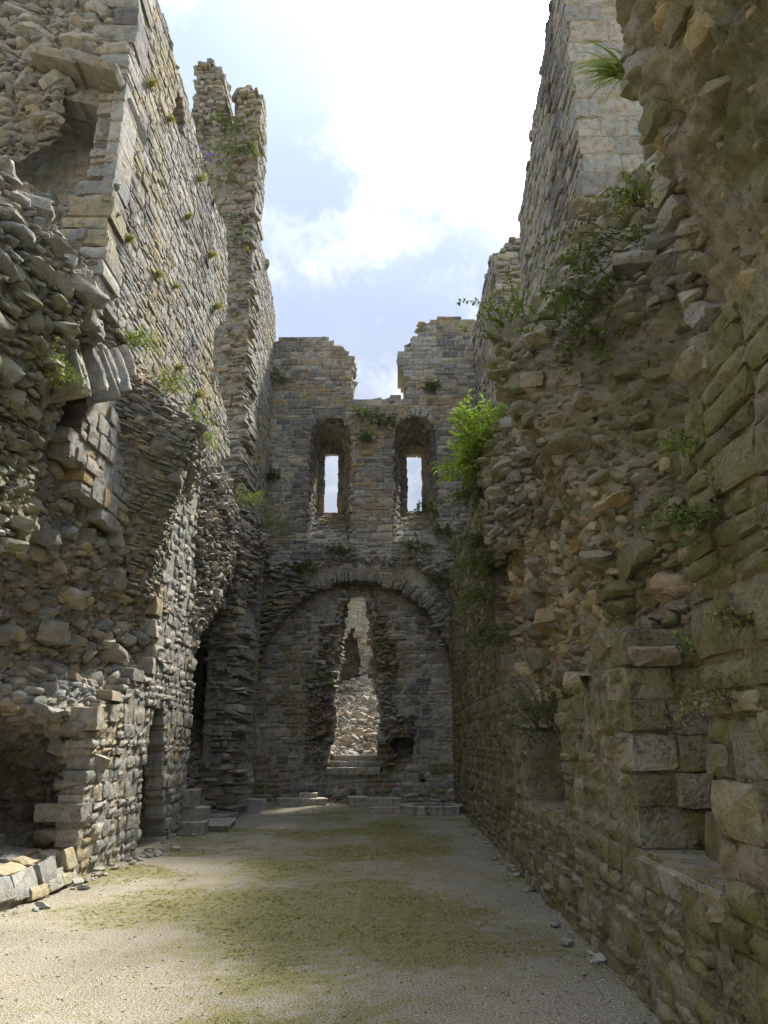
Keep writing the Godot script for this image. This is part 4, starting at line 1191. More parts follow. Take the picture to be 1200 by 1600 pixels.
	cap(t, "coping_stone", [V(XU + .03, 13.8, 8.4), V(XU + .03, 13.35, 9.2), V(XU + .03, 12.85, 10.2), V(XU + .03, 12.7, 11.2), V(XU + .03, 12.25, 12.1), V(XU + .03, 11.9, 12.7), V(XU + .03, 11.2, 13)], Vector3(1.4, 0, 0), STY.east_up, .14, .32)
	cap(t, "coping_stone", [V(XU + .03, 13.6, 16.3), V(XU + .03, 14.05, 17), V(XU + .03, 14.15, 18.2), V(XU + .03, 14.3, 20.3), V(XU + .03, 14.2, 21.5)], Vector3(1.1, 0, 0), STY.east_up, .14, .32)
	cap(t, "pier_top_stone", [V(XR + .03, 2.38, 5.3), V(XR + .03, 2.3, 6), V(XR + .03, 2.15, 6.8), V(XR + .03, 1.95, 7.4)], Vector3(.7, 0, 0), STY.brown, .12, .34)
	# far length of the upper wall, with its broken end
	var far := mask_of(2, [16.3, 6.0, 16.3, 13.6, 16.9, 14.0, 18.2, 14.1, 20.3, 14.3, 21.5, 14.2, 21.5, 6.0], [[19.0, 9.6, 19.7, 9.6, 19.7, 11.3, 19.35, 11.7, 19.0, 11.3]])
	lay(t, "facing_stone", side_net(XU, 16.2, 21.5, 6.0, 14.4), -1, STY.east_up, far, 1.2, .016)
	lay(t, "rubble_stone", cross_net(-16.28, XU, 3.9, 11.6, 14.2), 1, with(STY.rubble_pale, {"prot": .06}), mask_of(0, [XU, 11.6, XU, 13.5, 2.9, 14.0, 3.6, 14.2, 3.9, 11.6]), .6, .04)
	lay(t, "upper_jamb_stone", cross_net(-16.4, XU, 3.9, 6.0, 11.6), 1, with(STY.quoin, {"pal": STY.facing.pal}), null, .6, .01)
	bulk(t, Vector3(XU + .1, 6.0, -13.3), Vector3(3.9, 6.9, -16.4), STY.brown)
	lay(t, "ledge_stone", [[V(XR, 6.2, 13.4), V(XR, 6.2, 21.5)], [V(XU, 6.5, 13.4), V(XU, 6.5, 21.5)]], -1, STY.vault_dark, null, .1, .02)
	bulk(t, Vector3(3.25, -.2, -3.5), Vector3(4.2, 6.9, -8.0), STY.brown)
	bulk(t, Vector3(2.75, -.2, -8.0), Vector3(4.2, 6.9, -14.0), STY.brown)
	bulk(t, Vector3(2.55, -.2, -9.9), Vector3(2.8, 6.0, -21.5), STY.brown)
	flush(t)

# ---------------------------------------------------------------- near pier with the vault overhead
func build_near_pier():
	var t := thing("vault_pier", "mossy near pier with a ragged overhanging stump of vault", "pier")
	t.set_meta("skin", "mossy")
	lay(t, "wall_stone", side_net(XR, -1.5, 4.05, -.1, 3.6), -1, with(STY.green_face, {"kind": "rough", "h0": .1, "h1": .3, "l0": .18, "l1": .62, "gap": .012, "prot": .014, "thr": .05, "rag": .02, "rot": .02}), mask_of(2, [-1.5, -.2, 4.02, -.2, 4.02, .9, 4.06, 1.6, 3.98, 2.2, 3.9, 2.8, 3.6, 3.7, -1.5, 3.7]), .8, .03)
	var rows := [[3.1, 1.4, 1.6, 3.75, 1.66, 4.4, 2.5], [3.5, 1.2, 1.6, 3.5, 1.63, 4.5, 2.5], [3.9, 1.0, 1.6, 3.3, 1.56, 4.6, 2.5], [4.25, .8, 1.55, 3.2, 1.46, 4.7, 2.5], [4.55, .6, 1.5, 3.1, 1.4, 4.8, 2.5], [4.85, .4, 1.48, 3.05, 1.33, 4.9, 2.5], [5.1, .2, 1.46, 3.02, 1.27, 5.0, 2.5], [5.4, 0, 1.45, 3.02, 1.3, 5.0, 2.5]]
	var h := stump_net(rows)
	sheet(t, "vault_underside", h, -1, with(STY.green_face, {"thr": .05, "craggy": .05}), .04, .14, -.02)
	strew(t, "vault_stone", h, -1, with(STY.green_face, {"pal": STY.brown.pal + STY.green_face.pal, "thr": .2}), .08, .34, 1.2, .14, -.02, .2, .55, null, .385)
	var back := stump_net([[5.4, 0, 1.45, 3.02, 1.3, 5.0, 2.5], [5.75, 0, 1.5, 3.0, 1.42, 5.0, 2.5], [6.2, 0, 1.6, 2.9, 1.6, 4.9, 2.5], [6.8, 0, 1.8, 2.7, 1.9, 4.7, 2.7], [7.3, 0, 2.6, 2.6, 2.6, 4.4, 2.9]])
	sheet(t, "vault_back", back, -1, STY.vault_dark, .09, .12, -.05)
	strew(t, "back_stone", back, -1, STY.vault_dark, .14, .4, 1.2, .12, 0, .1, .5)
	# ragged lip of slabs along the broken edge
	for k in 30:
		var f := k / 29.0
		var fi := 1.0 + f * 6.0
		var i: int = min(int(fi), 6)
		var r0: Array = rows[i]
		var r1: Array = rows[min(i + 1, 7)]
		var q := fi - i
		var p := V(lerp(r0[4], r1[4], q), lerp(r0[0], r1[0], q), lerp(r0[3], r1[3], q))
		p += Vector3(rng.randf_range(.0, .08), 0, rng.randf_range(-.1, .08))
		var sz := rng.randf_range(.12, .26)
		put(t, "lip_stone", Transform3D(Basis(Vector3(rng.randfn(), 1, rng.randfn()).normalized(), rng.randf() * .8) * Basis.from_scale(Vector3(sz, sz * .5, sz * 1.1)), p), "shard", tone(STY.vault_dark, p))
	bulk(t, Vector3(1.75, -.2, 1.5), Vector3(3.0, 6.9, -3.1), STY.green_face)
	flush(t)

# ---------------------------------------------------------------- the entrance end, unseen behind the camera, its height set for the light
func build_entrance():
	var t := thing("unseen_entrance_wall", "unseen entrance wall with a wide gateway, added and kept low for the light, at the camera's end of the hall", "wall")
	var m := mask_of(0, [-4.4, -.2, -4.4, 4.4, -3, 4.0, -1, 3.4, .4, 3.7, 1.8, 4.2, 1.8, -.2], [[-2.2, -.3, -2.2, 2.4, -1.1, 3.2, .0, 2.4, .0, -.3]])
	lay(t, "wall_stone", cross_net(2.6, -4.4, 1.8, -.1, 9.4), -1, with(STY.infill, {"h0": .2, "h1": .4, "l0": .3, "l1": .9}), m, .8, .03)
	lay(t, "wall_stone", side_net(XL, -2.6, 4.0, -.1, 4.6), 1, with(STY.lower, {"h0": .2, "h1": .4, "l0": .3, "l1": .9}), null, .9, .03)
	flush(t)

# ---------------------------------------------------------------- loose blocks and kerbs
func build_loose_blocks():
	var list := [
		["squared_block", "lowest of the three squared blocks stacked beside the small doorway", V(-3.7, .1, 14.45), Vector3(.55, .24, .5), .1, "block"],
		["squared_block", "middle of the three squared blocks stacked beside the small doorway", V(-3.72, .33, 14.62), Vector3(.5, .24, .45), -.15, "block"],
		["squared_block", "topmost of the three squared blocks stacked beside the small doorway", V(-3.82, .6, 14.55), Vector3(.36, .3, .4), .05, "block"],
		["paving_slab", "flat worn slab on the ground before the dark passage", V(-3.75, .02, 15.7), Vector3(1.1, .14, 1.5), .1, "dressed"],
		["paving_slab", "smaller flat slab behind the worn one in the passage mouth", V(-3.95, .03, 17.0), Vector3(.9, .16, .9), -.2, "dressed"],
		["kerb_block", "cubic kerb block by the foot of the broken turret jamb", V(-3.45, .12, 18.9), Vector3(.42, .32, .4), .2, "block"],
		["kerb_block", "kerb block nearest the passage in the row below the turret", V(-3.9, .14, 18.4), Vector3(.5, .34, .4), -.1, "block"],
		["kerb_block", "low kerb block at the corner end of the row below the turret", V(-3.4, .1, 19.6), Vector3(.36, .26, .4), .3, "block"],
		["hearth_slab", "low flat hearth slab along the foot of the end wall under the broken doorway's side", V(-2.5, .06, 21.05), Vector3(1.35, .2, .55), .02, "rough"],
		["hearth_slab", "short raised stone on top of the low flat hearth slab", V(-2.35, .18, 21.2), Vector3(.5, .2, .35), .1, "block"],
		["stone_kerb", "rough kerb stone below the steps of the broken doorway", V(-1.0, .08, 20.85), Vector3(.55, .26, .45), .1, "rough"],
		["stone_kerb", "long flat kerb stone right of the one below the doorway steps", V(-.3, .08, 20.75), Vector3(.95, .22, .4), -.05, "rough"],
		["stone_kerb", "flat front kerb stone edging the sunken pit", V(-.15, .04, 18.75), Vector3(1.0, .16, .34), .06, "rough"],
	]
	for r in list:
		var m: Mesh = shapes[r[5]][rng.randi() % shapes[r[5]].size()].mesh
		var o := mesh_node(r[0], m, stone_mat(STY.infill.pal[rng.randi() % 8] if r[2].z < -17 else STY.lower.pal[rng.randi() % 6]), self)
		o.transform = Transform3D(Basis(Vector3.UP, r[4]) * Basis(Vector3(r[3].x, 0, 0), Vector3(0, 0, -r[3].z), Vector3(0, r[3].y, 0)), r[2])
		o.set_meta("label", r[1])
		o.set_meta("category", "stone")
		o.set_meta("group", "loose dressed stones on the floor")
	# ring of stones round the sunken pit by the shaded wall
	var t := thing("stone_pit", "shallow oval pit ringed with flat stones by the end wall", "pit", V(.85, 0, 18.7))
	for k in 13:
		var a := TAU * k / 13.0
		var p := Vector3(cos(a) * .66, .07, sin(a) * .5)
		var s := rng.randf_range(.22, .34)
		var o := mesh_node("rim_stone", shapes.rough[rng.randi() % 16].mesh, stone_mat(STY.infill.pal[rng.randi() % 8]), t)
		o.transform = Transform3D(Basis(Vector3.UP, -a) * Basis(Vector3(.2, 0, 0), Vector3(0, 0, -s), Vector3(0, .2, 0)), p)
	var floor_stone := mesh_node("pit_floor", shapes.dressed[0].mesh, stone_mat(STY.infill.pal[4]), t)
	floor_stone.transform = Transform3D(Basis(Vector3(1.1, 0, 0), Vector3(0, 0, -.72), Vector3(0, .06, 0)), Vector3(0, .0, 0))

# ---------------------------------------------------------------- plants
func leaf_mat(back: Color) -> StandardMaterial3D:
	var m := plain_mat("leaf%s" % back, Color(1, 1, 1), back)
	m.vertex_color_use_as_albedo = true
	m.roughness = 0.6
	return m

func tube(v: PackedVector3Array, n: PackedVector3Array, a: Vector3, b: Vector3, ra: float, rb: float):
	var d := (b - a).normalized()
	var x := d.cross(Vector3(0.3, 0.2, 0.9)).normalized()
	var y := d.cross(x)
	for k in 3:
		var t0 := TAU * k / 3.0
		var t1 := TAU * (k + 1) / 3.0
		var p0 := x * cos(t0) + y * sin(t0)
		var p1 := x * cos(t1) + y * sin(t1)
		if (b - a).cross(b + p1 - a - p0).dot(p0) < 0.0:
			v.append_array(PackedVector3Array([a + p0 * ra, b + p0 * rb, b + p1 * rb, a + p0 * ra, b + p1 * rb, a + p1 * ra]))
			n.append_array(PackedVector3Array([p0, p0, p1, p0, p1, p1]))
		else:
			v.append_array(PackedVector3Array([a + p0 * ra, b + p1 * rb, b + p0 * rb, a + p0 * ra, a + p1 * ra, b + p1 * rb]))
			n.append_array(PackedVector3Array([p0, p1, p0, p0, p1, p1]))

func leaf(v: PackedVector3Array, n: PackedVector3Array, c: PackedColorArray, p: Vector3, dir: Vector3, side: Vector3, l: float, w: float, col: Color):
	var up := side.cross(dir).normalized()
	var tip := p + dir * l - up * l * 0.15
	var a := p + dir * l * 0.45 + side * w * 0.5 + up * w * 0.18
	var b := p + dir * l * 0.45 - side * w * 0.5 + up * w * 0.18
	v.append_array(PackedVector3Array([p, a, tip, p, tip, b]))
	var n1 := (tip - p).cross(a - p).normalized()
	var n2 := (b - p).cross(tip - p).normalized()
	n.append_array(PackedVector3Array([n1, n1, n1, n2, n2, n2]))
	for k in 6: c.append(col)

func plant(called: String, label: String, group: String, at: Vector3, o: Dictionary):
	var t := thing(called, label, o.get("cat", "plant"), at, group)
	var sv := PackedVector3Array(); var sn := PackedVector3Array()
	var lv := PackedVector3Array(); var ln := PackedVector3Array(); var lc := PackedColorArray()
	var fv := PackedVector3Array(); var fn := PackedVector3Array(); var fc := PackedColorArray()
	var out: Vector3 = o.get("out", Vector3.UP)
	for s in o.stems:
		var dir: Vector3 = (out + Vector3(rng.randfn(), rng.randfn() * 0.6, rng.randfn()) * o.spread + Vector3.UP * o.rise).normalized()
		var p: Vector3 = Vector3(rng.randf_range(-1, 1), rng.randf_range(-.4, .4), rng.randf_range(-1, 1)) * o.get("foot", 0.04)
		var steps: int = o.get("steps", 7)
		var len: float = o.size * rng.randf_range(0.55, 1.1)
		var r: float = o.get("thick", 0.006)
		for k in steps:
			var q: Vector3 = p + dir * len / steps
			tube(sv, sn, p, q, r * (1.0 - 0.8 * k / steps), r * (1.0 - 0.8 * (k + 1.0) / steps))
			if k >= o.get("bare", 1):
				for w in o.leaves:
					var ax := dir.cross(Vector3(rng.randfn(), rng.randfn(), rng.randfn())).normalized()
					var ld := (ax + dir * 0.5 + Vector3.UP * 0.2).normalized()
					var base: Vector3 = p.lerp(q, rng.randf())
					var col: Color = o.col.lerp(o.col2, rng.randf())
					col = col * rng.randf_range(0.75, 1.2)
					if o.get("compound", false):
						# leaflets in pairs along a stalk
						var sl: float = o.leaf * 3.4 * rng.randf_range(.7, 1.1)
						var sd := ld.cross(Vector3.UP).normalized()
						tube(sv, sn, base, base + ld * sl, .002, .001)
						for g in 4:
							var bp: Vector3 = base + ld * sl * (g + 1.0) / 4.0 - Vector3.UP * .02 * g
							for sg in [-1.0, 1.0]:
								var d2: Vector3 = (sd * sg + ld * .7 - Vector3.UP * .25 + Vector3(rng.randfn(), rng.randfn(), rng.randfn()) * .12).normalized()
								leaf(lv, ln, lc, bp, d2, d2.cross(Vector3.UP).normalized(), o.leaf * rng.randf_range(.8, 1.2), o.wide, col)
						leaf(lv, ln, lc, base + ld * sl, ld, sd, o.leaf * 1.2, o.wide, col)
					else:
						var sd2 := ld.cross(Vector3(rng.randfn() * .4, 1, rng.randfn() * .4)).normalized()
						leaf(lv, ln, lc, base, ld, sd2, o.leaf * rng.randf_range(.6, 1.2), o.wide * rng.randf_range(.7, 1.2), col)
			p = q
			dir = (dir + Vector3(rng.randfn(), rng.randfn(), rng.randfn()) * 0.16 + Vector3.DOWN * o.get("droop", 0.0)).normalized()
		if o.has("flower"):
			for w in 5:
				var fd := Vector3(rng.randfn(), rng.randfn(), rng.randfn()).normalized()
				leaf(fv, fn, fc, p, fd, fd.cross(Vector3.UP).normalized(), .035, .03, o.flower * rng.randf_range(.8, 1.2))
	mesh_node("stem", arrays_mesh(sv, sn), plain_mat("stem", Color(.13, .10, .06)), t)
	mesh_node("foliage", arrays_mesh(lv, ln, lc), leaf_mat(o.get("back", Color(.25, .4, .08))), t)
	if fv.size() > 0: mesh_node("flower", arrays_mesh(fv, fn, fc), leaf_mat(Color(.3, .2, .5)), t).set_meta("kind", "stuff")

func tuft(called: String, label: String, group: String, at: Vector3, out: Vector3, n: int, len: float, col: Color, col2: Color, droop := 0.1):
	var t := thing(called, label, "plant", at, group)
	var v := PackedVector3Array(); var nn := PackedVector3Array(); var c := PackedColorArray()
	for k in n:
		var dir := (out + Vector3(rng.randfn(), rng.randfn() * .5, rng.randfn()) * .45 + Vector3.UP * .4).normalized()
		var p := Vector3(rng.randf_range(-1, 1), rng.randf_range(-.5, .5), rng.randf_range(-1, 1)) * len * .18
		var w := len * .018 + .002
		var l := len * rng.randf_range(.5, 1.1)
		var col_k := col.lerp(col2, rng.randf())
		var side := dir.cross(Vector3(rng.randfn(), .3, rng.randfn())).normalized()
		for s in 5:
			var q := p + dir * l / 5.0
			var w1 := w * (1.0 - s / 5.0)
			var w2 := w * (1.0 - (s + 1) / 5.0)
			v.append_array(PackedVector3Array([p - side * w1, q - side * w2, q + side * w2, p - side * w1, q + side * w2, p + side * w1]))
			var nv := side.cross(dir).normalized()
			for z in 6:
				nn.append(nv); c.append(col_k)
			p = q
			dir = (dir + Vector3.DOWN * droop * (1.0 + s)).normalized()
	mesh_node("blades", arrays_mesh(v, nn, c), leaf_mat(Color(.25, .35, .1)), t)

func build_plants():
	var lime := Color(.28, .38, .08)
	var lime2 := Color(.44, .52, .16)
	var ivy := Color(.11, .15, .05)
	var ivy2 := Color(.20, .24, .09)
	var sage := Color(.20, .25, .10)
	var straw := Color(.42, .36, .16)
	plant("sapling", "bright green leafy sapling growing from the shaded wall's broken vault", "", V(1.5, 5.45, 11.5), {"cat": "sapling", "out": Vector3(-.14, 1, .12), "stems": 17, "spread": .42, "rise": .5, "size": 1.4, "steps": 7, "thick": .014, "leaves": 3, "leaf": .11, "wide": .055, "compound": true, "bare": 2, "droop": .03, "foot": .1, "col": lime, "col2": lime2, "back": Color(.4, .52, .14)})
	var hang := "plants rooted in the shaded wall"
	var e := Vector3(-1, .2, .4)
	plant("ivy", "ivy trailing down the back of the shaded vault stump under the near overhang", hang, V(2.2, 6.05, 5.9), {"out": e, "stems": 20, "spread": .5, "rise": .0, "size": 1.0, "leaves": 3, "leaf": .045, "wide": .04, "droop": .34, "foot": .22, "col": ivy, "col2": ivy2})
	plant("ivy", "ivy clump just below the trailing ivy on the shaded vault stump", hang, V(1.95, 5.5, 6.0), {"out": e, "stems": 18, "spread": .6, "rise": .1, "size": .7, "leaves": 4, "leaf": .05, "wide": .045, "droop": .2, "foot": .25, "col": ivy, "col2": sage})
	plant("creeper", "light green creeper on the very tip of the shaded vault stump", hang, V(1.3, 5.75, 6.95), {"out": Vector3(-.5, .6, .5), "stems": 34, "spread": .6, "rise": .2, "size": .62, "leaves": 4, "leaf": .045, "wide": .03, "droop": .12, "foot": .22, "col": sage, "col2": lime})
	plant("creeper", "creeper with long bare shoot on the face of the shaded vault stump", hang, V(1.85, 5.15, 6.25), {"out": Vector3(-.6, -.1, .8), "stems": 18, "spread": .6, "rise": .1, "size": .6, "leaves": 4, "leaf": .05, "wide": .035, "droop": .12, "foot": .16, "col": ivy2, "col2": sage})
	plant("pale_shrub", "pale dry shrub under the lip of the near overhang", hang, V(2.1, 5.95, 5.2), {"out": Vector3(-.6, .3, .6), "stems": 18, "spread": .6, "rise": .1, "size": .5, "leaves": 4, "leaf": .045, "wide": .03, "droop": .16, "foot": .1, "col": sage, "col2": straw})
	plant("wallflower", "leafy wallflower halfway up the near mossy pier", hang, V(1.58, 2.62, 3.5), {"out": Vector3(-1, .4, -.2), "stems": 14, "spread": .5, "rise": .3, "size": .3, "leaves": 4, "leaf": .05, "wide": .022, "droop": .1, "foot": .07, "col": ivy2, "col2": sage})
	plant("wallflower", "thin yellowish sprig arching from the near pier above the sill", hang, V(1.58, 1.78, 3.6), {"out": Vector3(-1, .35, -.3), "stems": 12, "spread": .5, "rise": .2, "size": .36, "leaves": 3, "leaf": .03, "wide": .014, "droop": .22, "foot": .06, "col": sage, "col2": straw, "thick": .003})
	plant("wallflower", "small leafy sprig between the near pier and jamb top", hang, V(1.75, 2.05, 4.2), {"out": Vector3(-.8, .5, .2), "stems": 8, "spread": .5, "rise": .3, "size": .24, "leaves": 3, "leaf": .04, "wide": .02, "droop": .1, "foot": .04, "col": ivy2, "col2": lime})
	plant("wallflower", "tiny sprig on the far edge of the near pier above the wallflower", hang, V(1.62, 3.12, 3.66), {"out": Vector3(-1, .3, -.5), "stems": 7, "spread": .5, "rise": .2, "size": .22, "leaves": 3, "leaf": .04, "wide": .02, "droop": .1, "foot": .05, "col": ivy2, "col2": lime})
	plant("wallflower", "yellow green sprig at the picture's edge of the near pier", hang, V(1.58, 2.1, 3.24), {"out": Vector3(-1, .3, -.2), "stems": 8, "spread": .5, "rise": .2, "size": .2, "leaves": 3, "leaf": .035, "wide": .02, "droop": .12, "foot": .05, "col": sage, "col2": straw})
	plant("bush", "dark low bush filling the far window recess of the shaded wall", hang, V(1.95, 1.75, 9.0), {"cat": "bush", "out": Vector3(-.3, 1, .3), "stems": 60, "spread": .6, "rise": .3, "size": .6, "leaves": 5, "leaf": .04, "wide": .028, "droop": .05, "foot": .34, "col": ivy, "col2": ivy2})
	for k in 5:
		plant("ivy", ["ivy strand on the torn edge of the shaded wall below the sapling", "second ivy strand below the sapling on the torn wall edge", "third ivy strand down the torn wall edge beneath the sapling", "lowest ivy strand on the torn edge of the shaded wall", "ivy spilling over the stump right under the sapling"][k], hang, [V(1.57, 5.0, 12.6), V(1.57, 4.5, 12.2), V(1.58, 3.9, 11.9), V(1.58, 3.2, 11.4), V(1.45, 5.5, 11.5)][k], {"out": Vector3(-1, .0, .3), "stems": 40, "spread": .6, "rise": .0, "size": .62, "leaves": 4, "leaf": .05, "wide": .035, "droop": .2, "foot": .2, "col": ivy2, "col2": sage})
	var sunny := "plants rooted in the sunlit wall"
	var w := Vector3(1, .4, .2)
	var spots := [
		[V(-3.7, 6.95, 10.6), .5, "yellow green weeds on the bright wall's stump where the facing ends"],
		[V(-3.6, 6.75, 11.4), .5, "sprawling weeds over the top of the middle vault stump"],
		[V(-3.7, 6.9, 12.6), .45, "weeds on the far shoulder of the middle vault stump"],
		[V(-3.85, 7.1, 9.5), .4, "weeds hanging above the fan of thin voussoir slabs"],
		[V(-3.75, 5.3, 6.95), .4, "pale weed tuft on the near vault stump"],
		[V(-3.5, 6.9, 16.2), .5, "weeds on the hanging rubble over the dark passage"],
		[V(-3.4, 7.25, 19.4), .8, "bright weeds on the ledge in the corner by the end wall"],
		[V(-3.6, 7.3, 20.6), .7, "weeds on the ledge right against the end wall corner"]]
	for s in spots:
		plant("weeds", s[2], sunny, s[0], {"out": w, "stems": 36, "spread": .6, "rise": .3, "size": s[1], "leaves": 4, "leaf": .04, "wide": .018, "droop": .12, "foot": s[1] * .4, "col": Color(.22, .27, .07), "col2": Color(.40, .38, .12), "thick": .003})
	var dry := "dry clumps in the joints of the sunlit facing"
	var ds := [[10.2, 11.9, "dry grass clump below the small square hole high in the sunlit facing"], [11.6, 11.0, "dry grass clump in the middle of the sunlit facing's upper half"], [11.3, 9.3, "dry grass clump at the centre of the sunlit facing"], [9.2, 11.6, "dry grass clump nearest the lintel slab on the sunlit facing"], [13.3, 11.4, "dry grass clump near the turret high on the sunlit facing"], [10.4, 8.9, "yellow grass clump low on the sunlit facing beside the broken jamb"], [13.2, 8.1, "yellow grass clump low on the sunlit facing towards the turret"], [12.1, 12.3, "yellow grass clump just under the purple bellflowers"], [14.0, 10.6, "yellow grass clump at the edge of the facing by the turret"], [11.9, 8.0, "lowest dry clump on the sunlit facing, over the middle stump"], [9.1, 8.6, "dry clump beside the quoins of the sunlit facing's broken edge"]]
	for d in ds:
		for g in 1: tuft("dry_tuft", d[2], dry, V(XL + .0, d[1], d[0]), w, 90, rng.randf_range(.16, .34), Color(.36, .33, .12), Color(.45, .36, .18), rng.randf_range(.1, .3))
	plant("bellflower", "purple bellflowers near the top edge of the sunlit facing", sunny, V(XL + .02, 12.6, 11.9), {"out": w, "stems": 12, "spread": .5, "rise": .3, "size": .3, "leaves": 2, "leaf": .03, "wide": .015, "droop": .1, "foot": .1, "col": Color(.22, .27, .07), "col2": Color(.3, .3, .1), "flower": Color(.25, .18, .62)})
	plant("bellflower", "small purple bellflowers on the broken side of the turret", sunny, V(-4.2, 12.4, 17.1), {"out": Vector3(.2, .3, 1), "stems": 8, "spread": .5, "rise": .3, "size": .25, "leaves": 2, "leaf": .03, "wide": .015, "droop": .1, "foot": .1, "col": Color(.22, .27, .07), "col2": Color(.3, .3, .1), "flower": Color(.25, .18, .62)})
	var endg := "plants rooted in the end wall"
	var z := Vector3(0, .2, 1)
	var es := [[-.95, 11.4, .5, "upper dark weeds under the gap in the end wall's top"], [-.35, 11.2, .5, "dark weeds between the two window heads, beside the upper clump"], [-.8, 10.6, .45, "weeds in the pier between the two window slits"], [-1.66, 7.05, .5, "weeds at the foot of the slit nearer the sunlit wall"], [.64, 7.1, .6, "weeds at the foot of the slit nearer the shaded wall"], [.95, 8.3, .5, "weeds on the sloping sill of the shaded side's slit"], [1.4, 6.1, .7, "grassy weeds on the ledge right of the blind arch"], [-3.78, 12.7, .7, "fern growing high in the corner of the end wall"], [-3.78, 9.4, .5, "small fern lower in the corner of the end wall"], [-2.7, 6.5, .5, "weeds on the arch ledge towards the sunlit wall"], [1.55, 7.6, .5, "weeds in the torn corner beneath the sapling"], [1.2, 12.4, .35, "weeds on the taller shoulder of the end wall"]]
	for s in es:
		plant("weeds", s[3], endg, Vector3(s[0], s[1], ZB + .05), {"out": z, "stems": 34, "spread": .6, "rise": .1, "size": s[2], "leaves": 4, "leaf": .06, "wide": .035, "droop": .14, "foot": s[2] * .45, "col": ivy, "col2": sage})
	# weeds and grass on the turret's broken side
	for k in 6:
		plant("weeds", ["green weeds in the highest cleft of the turret between its pinnacles", "green weeds on the turret's broken side below the cleft", "weeds halfway down the turret's broken side", "weeds near the bright edge of the turret's broken side", "weeds where the turret meets the sunlit facing's top", "lowest weeds on the turret's broken side"][k], sunny, [V(-4.7, 18.6, 17.3), V(-5.1, 17.6, 17.3), V(-4.7, 16.8, 17.3), V(-4.3, 17.8, 17.3), V(-5.0, 15.6, 17.3), V(-4.5, 14.6, 17.3)][k], {"out": z, "stems": 22, "spread": .7, "rise": .1, "size": .7, "leaves": 4, "leaf": .07, "wide": .035, "droop": .12, "foot": .35, "col": ivy2, "col2": sage})
	tuft("grass_tuft", "green grass tuft hanging from the lip of the near overhang", "", V(1.27, 5.15, 3.2), Vector3(-1, .4, -.5), 70, .34, Color(.22, .32, .06), Color(.36, .40, .14), .14)
	tuft("grass_tuft", "dry grass tuft on the roots at the tip of the shaded vault stump", "", V(1.15, 5.35, 7.05), Vector3(-1, .2, .3), 60, .3, Color(.28, .28, .10), Color(.42, .36, .18), .14)
	tuft("grass_tuft", "dry grass on the top of the pier between the window recesses", "", V(1.85, 2.3, 6.4), Vector3(-.5, .7, .3), 90, .26, Color(.30, .25, .12), Color(.42, .34, .2), .12)

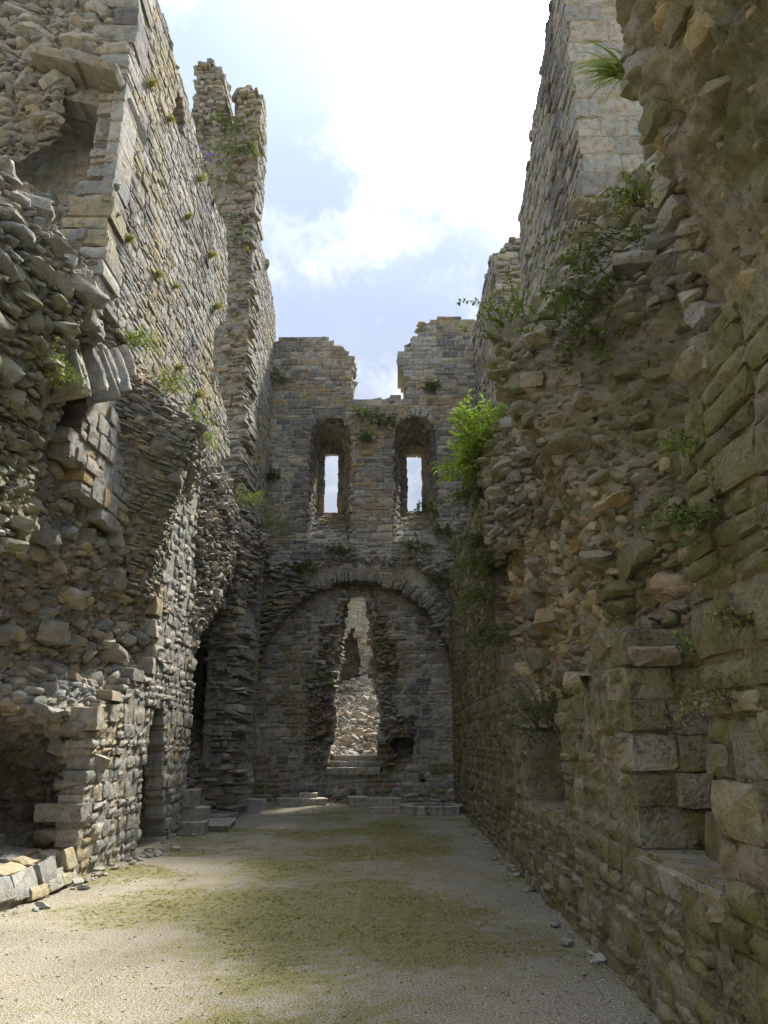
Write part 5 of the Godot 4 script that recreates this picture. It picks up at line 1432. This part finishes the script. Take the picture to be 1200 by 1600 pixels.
# ---------------------------------------------------------------- gravel, leaf litter, grass on the floor
func build_ground_cover():
	var inst := []
	for k in 9000:
		var s := pow(rng.randf(), 1.6) * 12.0 + 3.4
		var x := rng.randf_range(XL + .05, XR - .02)
		if rng.randf() < .35: x = XR - .02 - pow(rng.randf(), 2.0) * 1.3 if rng.randf() < .6 else XL + pow(rng.randf(), 2.0) * 1.2
		if abs(x / s) > 0.62: continue
		var sz := lerpf(.005, .03, pow(rng.randf(), 7.0))
		inst.append([Transform3D(Basis(Vector3.UP, rng.randf() * TAU) * Basis.from_scale(Vector3(sz * 1.3, sz * .45, sz)), Vector3(x, ground_y(x, -s) + sz * .12, -s)), [Color(.48, .43, .35), Color(.40, .36, .29), Color(.58, .54, .46), Color(.34, .31, .26), Color(.44, .39, .30)][rng.randi() % 5]])
	scatter("gravel", inst, shapes.shard[2].mesh, "loose pebbles and grit strewn over the hall floor", "gravel", tinted_mat())
	var chips := []
	for k in 600:
		var s := pow(rng.randf(), 1.4) * 17.0 + 3.6
		var x: float = XR - .03 - abs(rng.randfn(0, .1)) if rng.randf() < .35 else XL + .03 + abs(rng.randfn(0, .16))
		if rng.randf() < .12:
			s = 21.2 - abs(rng.randfn(0, .25))
			x = rng.randf_range(XL, XR)
		if abs(x / s) > 0.64: continue
		var sz := lerpf(.015, .13, pow(rng.randf(), 6.0))
		chips.append([Transform3D(Basis(Vector3.UP, rng.randf() * TAU) * Basis(Vector3.RIGHT, rng.randfn(0, .3)) * Basis.from_scale(Vector3(sz * 1.3, sz * .6, sz)), Vector3(x, ground_y(x, -s) + sz * .15, -s)), STY.lower.pal[rng.randi() % 8]])
	scatter("rubble", chips, shapes.shard[5].mesh, "chips and crumbs of fallen stone along the feet of the walls", "rubble", tinted_mat())
	# dead leaves and straw
	var lv := PackedVector3Array(); var ln := PackedVector3Array(); var lc := PackedColorArray()
	leaf(lv, ln, lc, Vector3.ZERO, Vector3.RIGHT, Vector3.BACK, 1.0, .5, Color(1, 1, 1))
	var bits := []
	for k in 1500:
		var s := pow(rng.randf(), 1.5) * 11.0 + 3.6
		var x := XR - .05 - pow(rng.randf(), 1.6) * 4.6
		if x < XL or abs(x / s) > 0.62: continue
		var sz := rng.randf_range(.015, .04)
		bits.append([Transform3D(Basis(Vector3.UP, rng.randf() * TAU) * Basis(Vector3.RIGHT, rng.randfn(0, .4)) * Basis.from_scale(Vector3(sz, sz, sz * rng.randf_range(.4, 1))), Vector3(x, ground_y(x, -s) + .006, -s)), [Color(.48, .42, .30), Color(.30, .22, .13), Color(.55, .50, .40), Color(.22, .17, .10)][rng.randi() % 4]])
	scatter("leaf_litter", bits, arrays_mesh(lv, ln, lc), "dead leaves and straw blown over the hall floor", "litter", leaf_mat(Color(.1, .09, .05)))
	# short grass and moss cushions
	var gv := PackedVector3Array(); var gn := PackedVector3Array(); var gc := PackedColorArray()
	for k in 7:
		var d := Vector3(rng.randfn() * .5, 1, rng.randfn() * .5).normalized()
		leaf(gv, gn, gc, Vector3(rng.randf_range(-.3, .3), 0, rng.randf_range(-.3, .3)), d, d.cross(Vector3(rng.randfn(), .1, rng.randfn())).normalized(), 1.0, .12, Color(1, 1, 1))
	var gr := []
	for k in 26000:
		var s := pow(rng.randf(), 1.2) * 16.0 + 3.6
		var x := rng.randf_range(XL + .1, XR - .1)
		if abs(x / s) > 0.62: continue
		var p := Vector3(x, 0, -s)
		var mid: float = smoothstep(2.3, 0.7, abs(x + 0.7 + 0.5 * na.get_noise_3dv(p * 0.5)))
		var m := nm.get_noise_3dv(p * 1.1 + Vector3(3, 0, 8)) + mid * .34 - .22 + nb.get_noise_3dv(p) * .15
		if m < .02: continue
		var tall := rng.randf_range(.006, .016) * (1.8 if m > .35 else 1.0)
		gr.append([Transform3D(Basis(Vector3.UP, rng.randf() * TAU) * Basis.from_scale(Vector3(.03, tall, .03)), Vector3(x, ground_y(x, -s) - .002, -s)), Color(.24, .25, .08).lerp(Color(.38, .36, .15), rng.randf())])
	scatter("grass", gr, arrays_mesh(gv, gn, gc), "sparse short grass and moss on the hall floor", "grass", leaf_mat(Color(.2, .25, .06)))

func scatter(called: String, list: Array, m: Mesh, label: String, category: String, mat: Material):
	var mm := MultiMesh.new()
	mm.transform_format = MultiMesh.TRANSFORM_3D
	mm.use_colors = true
	mm.mesh = m
	mm.instance_count = list.size()
	for k in list.size():
		mm.set_instance_transform(k, list[k][0])
		mm.set_instance_color(k, list[k][1])
	var o := MultiMeshInstance3D.new()
	o.name = called
	o.multimesh = mm
	o.material_override = mat
	add_child(o, true)
	o.set_meta("kind", "stuff")
	o.set_meta("label", label)
	o.set_meta("category", category)
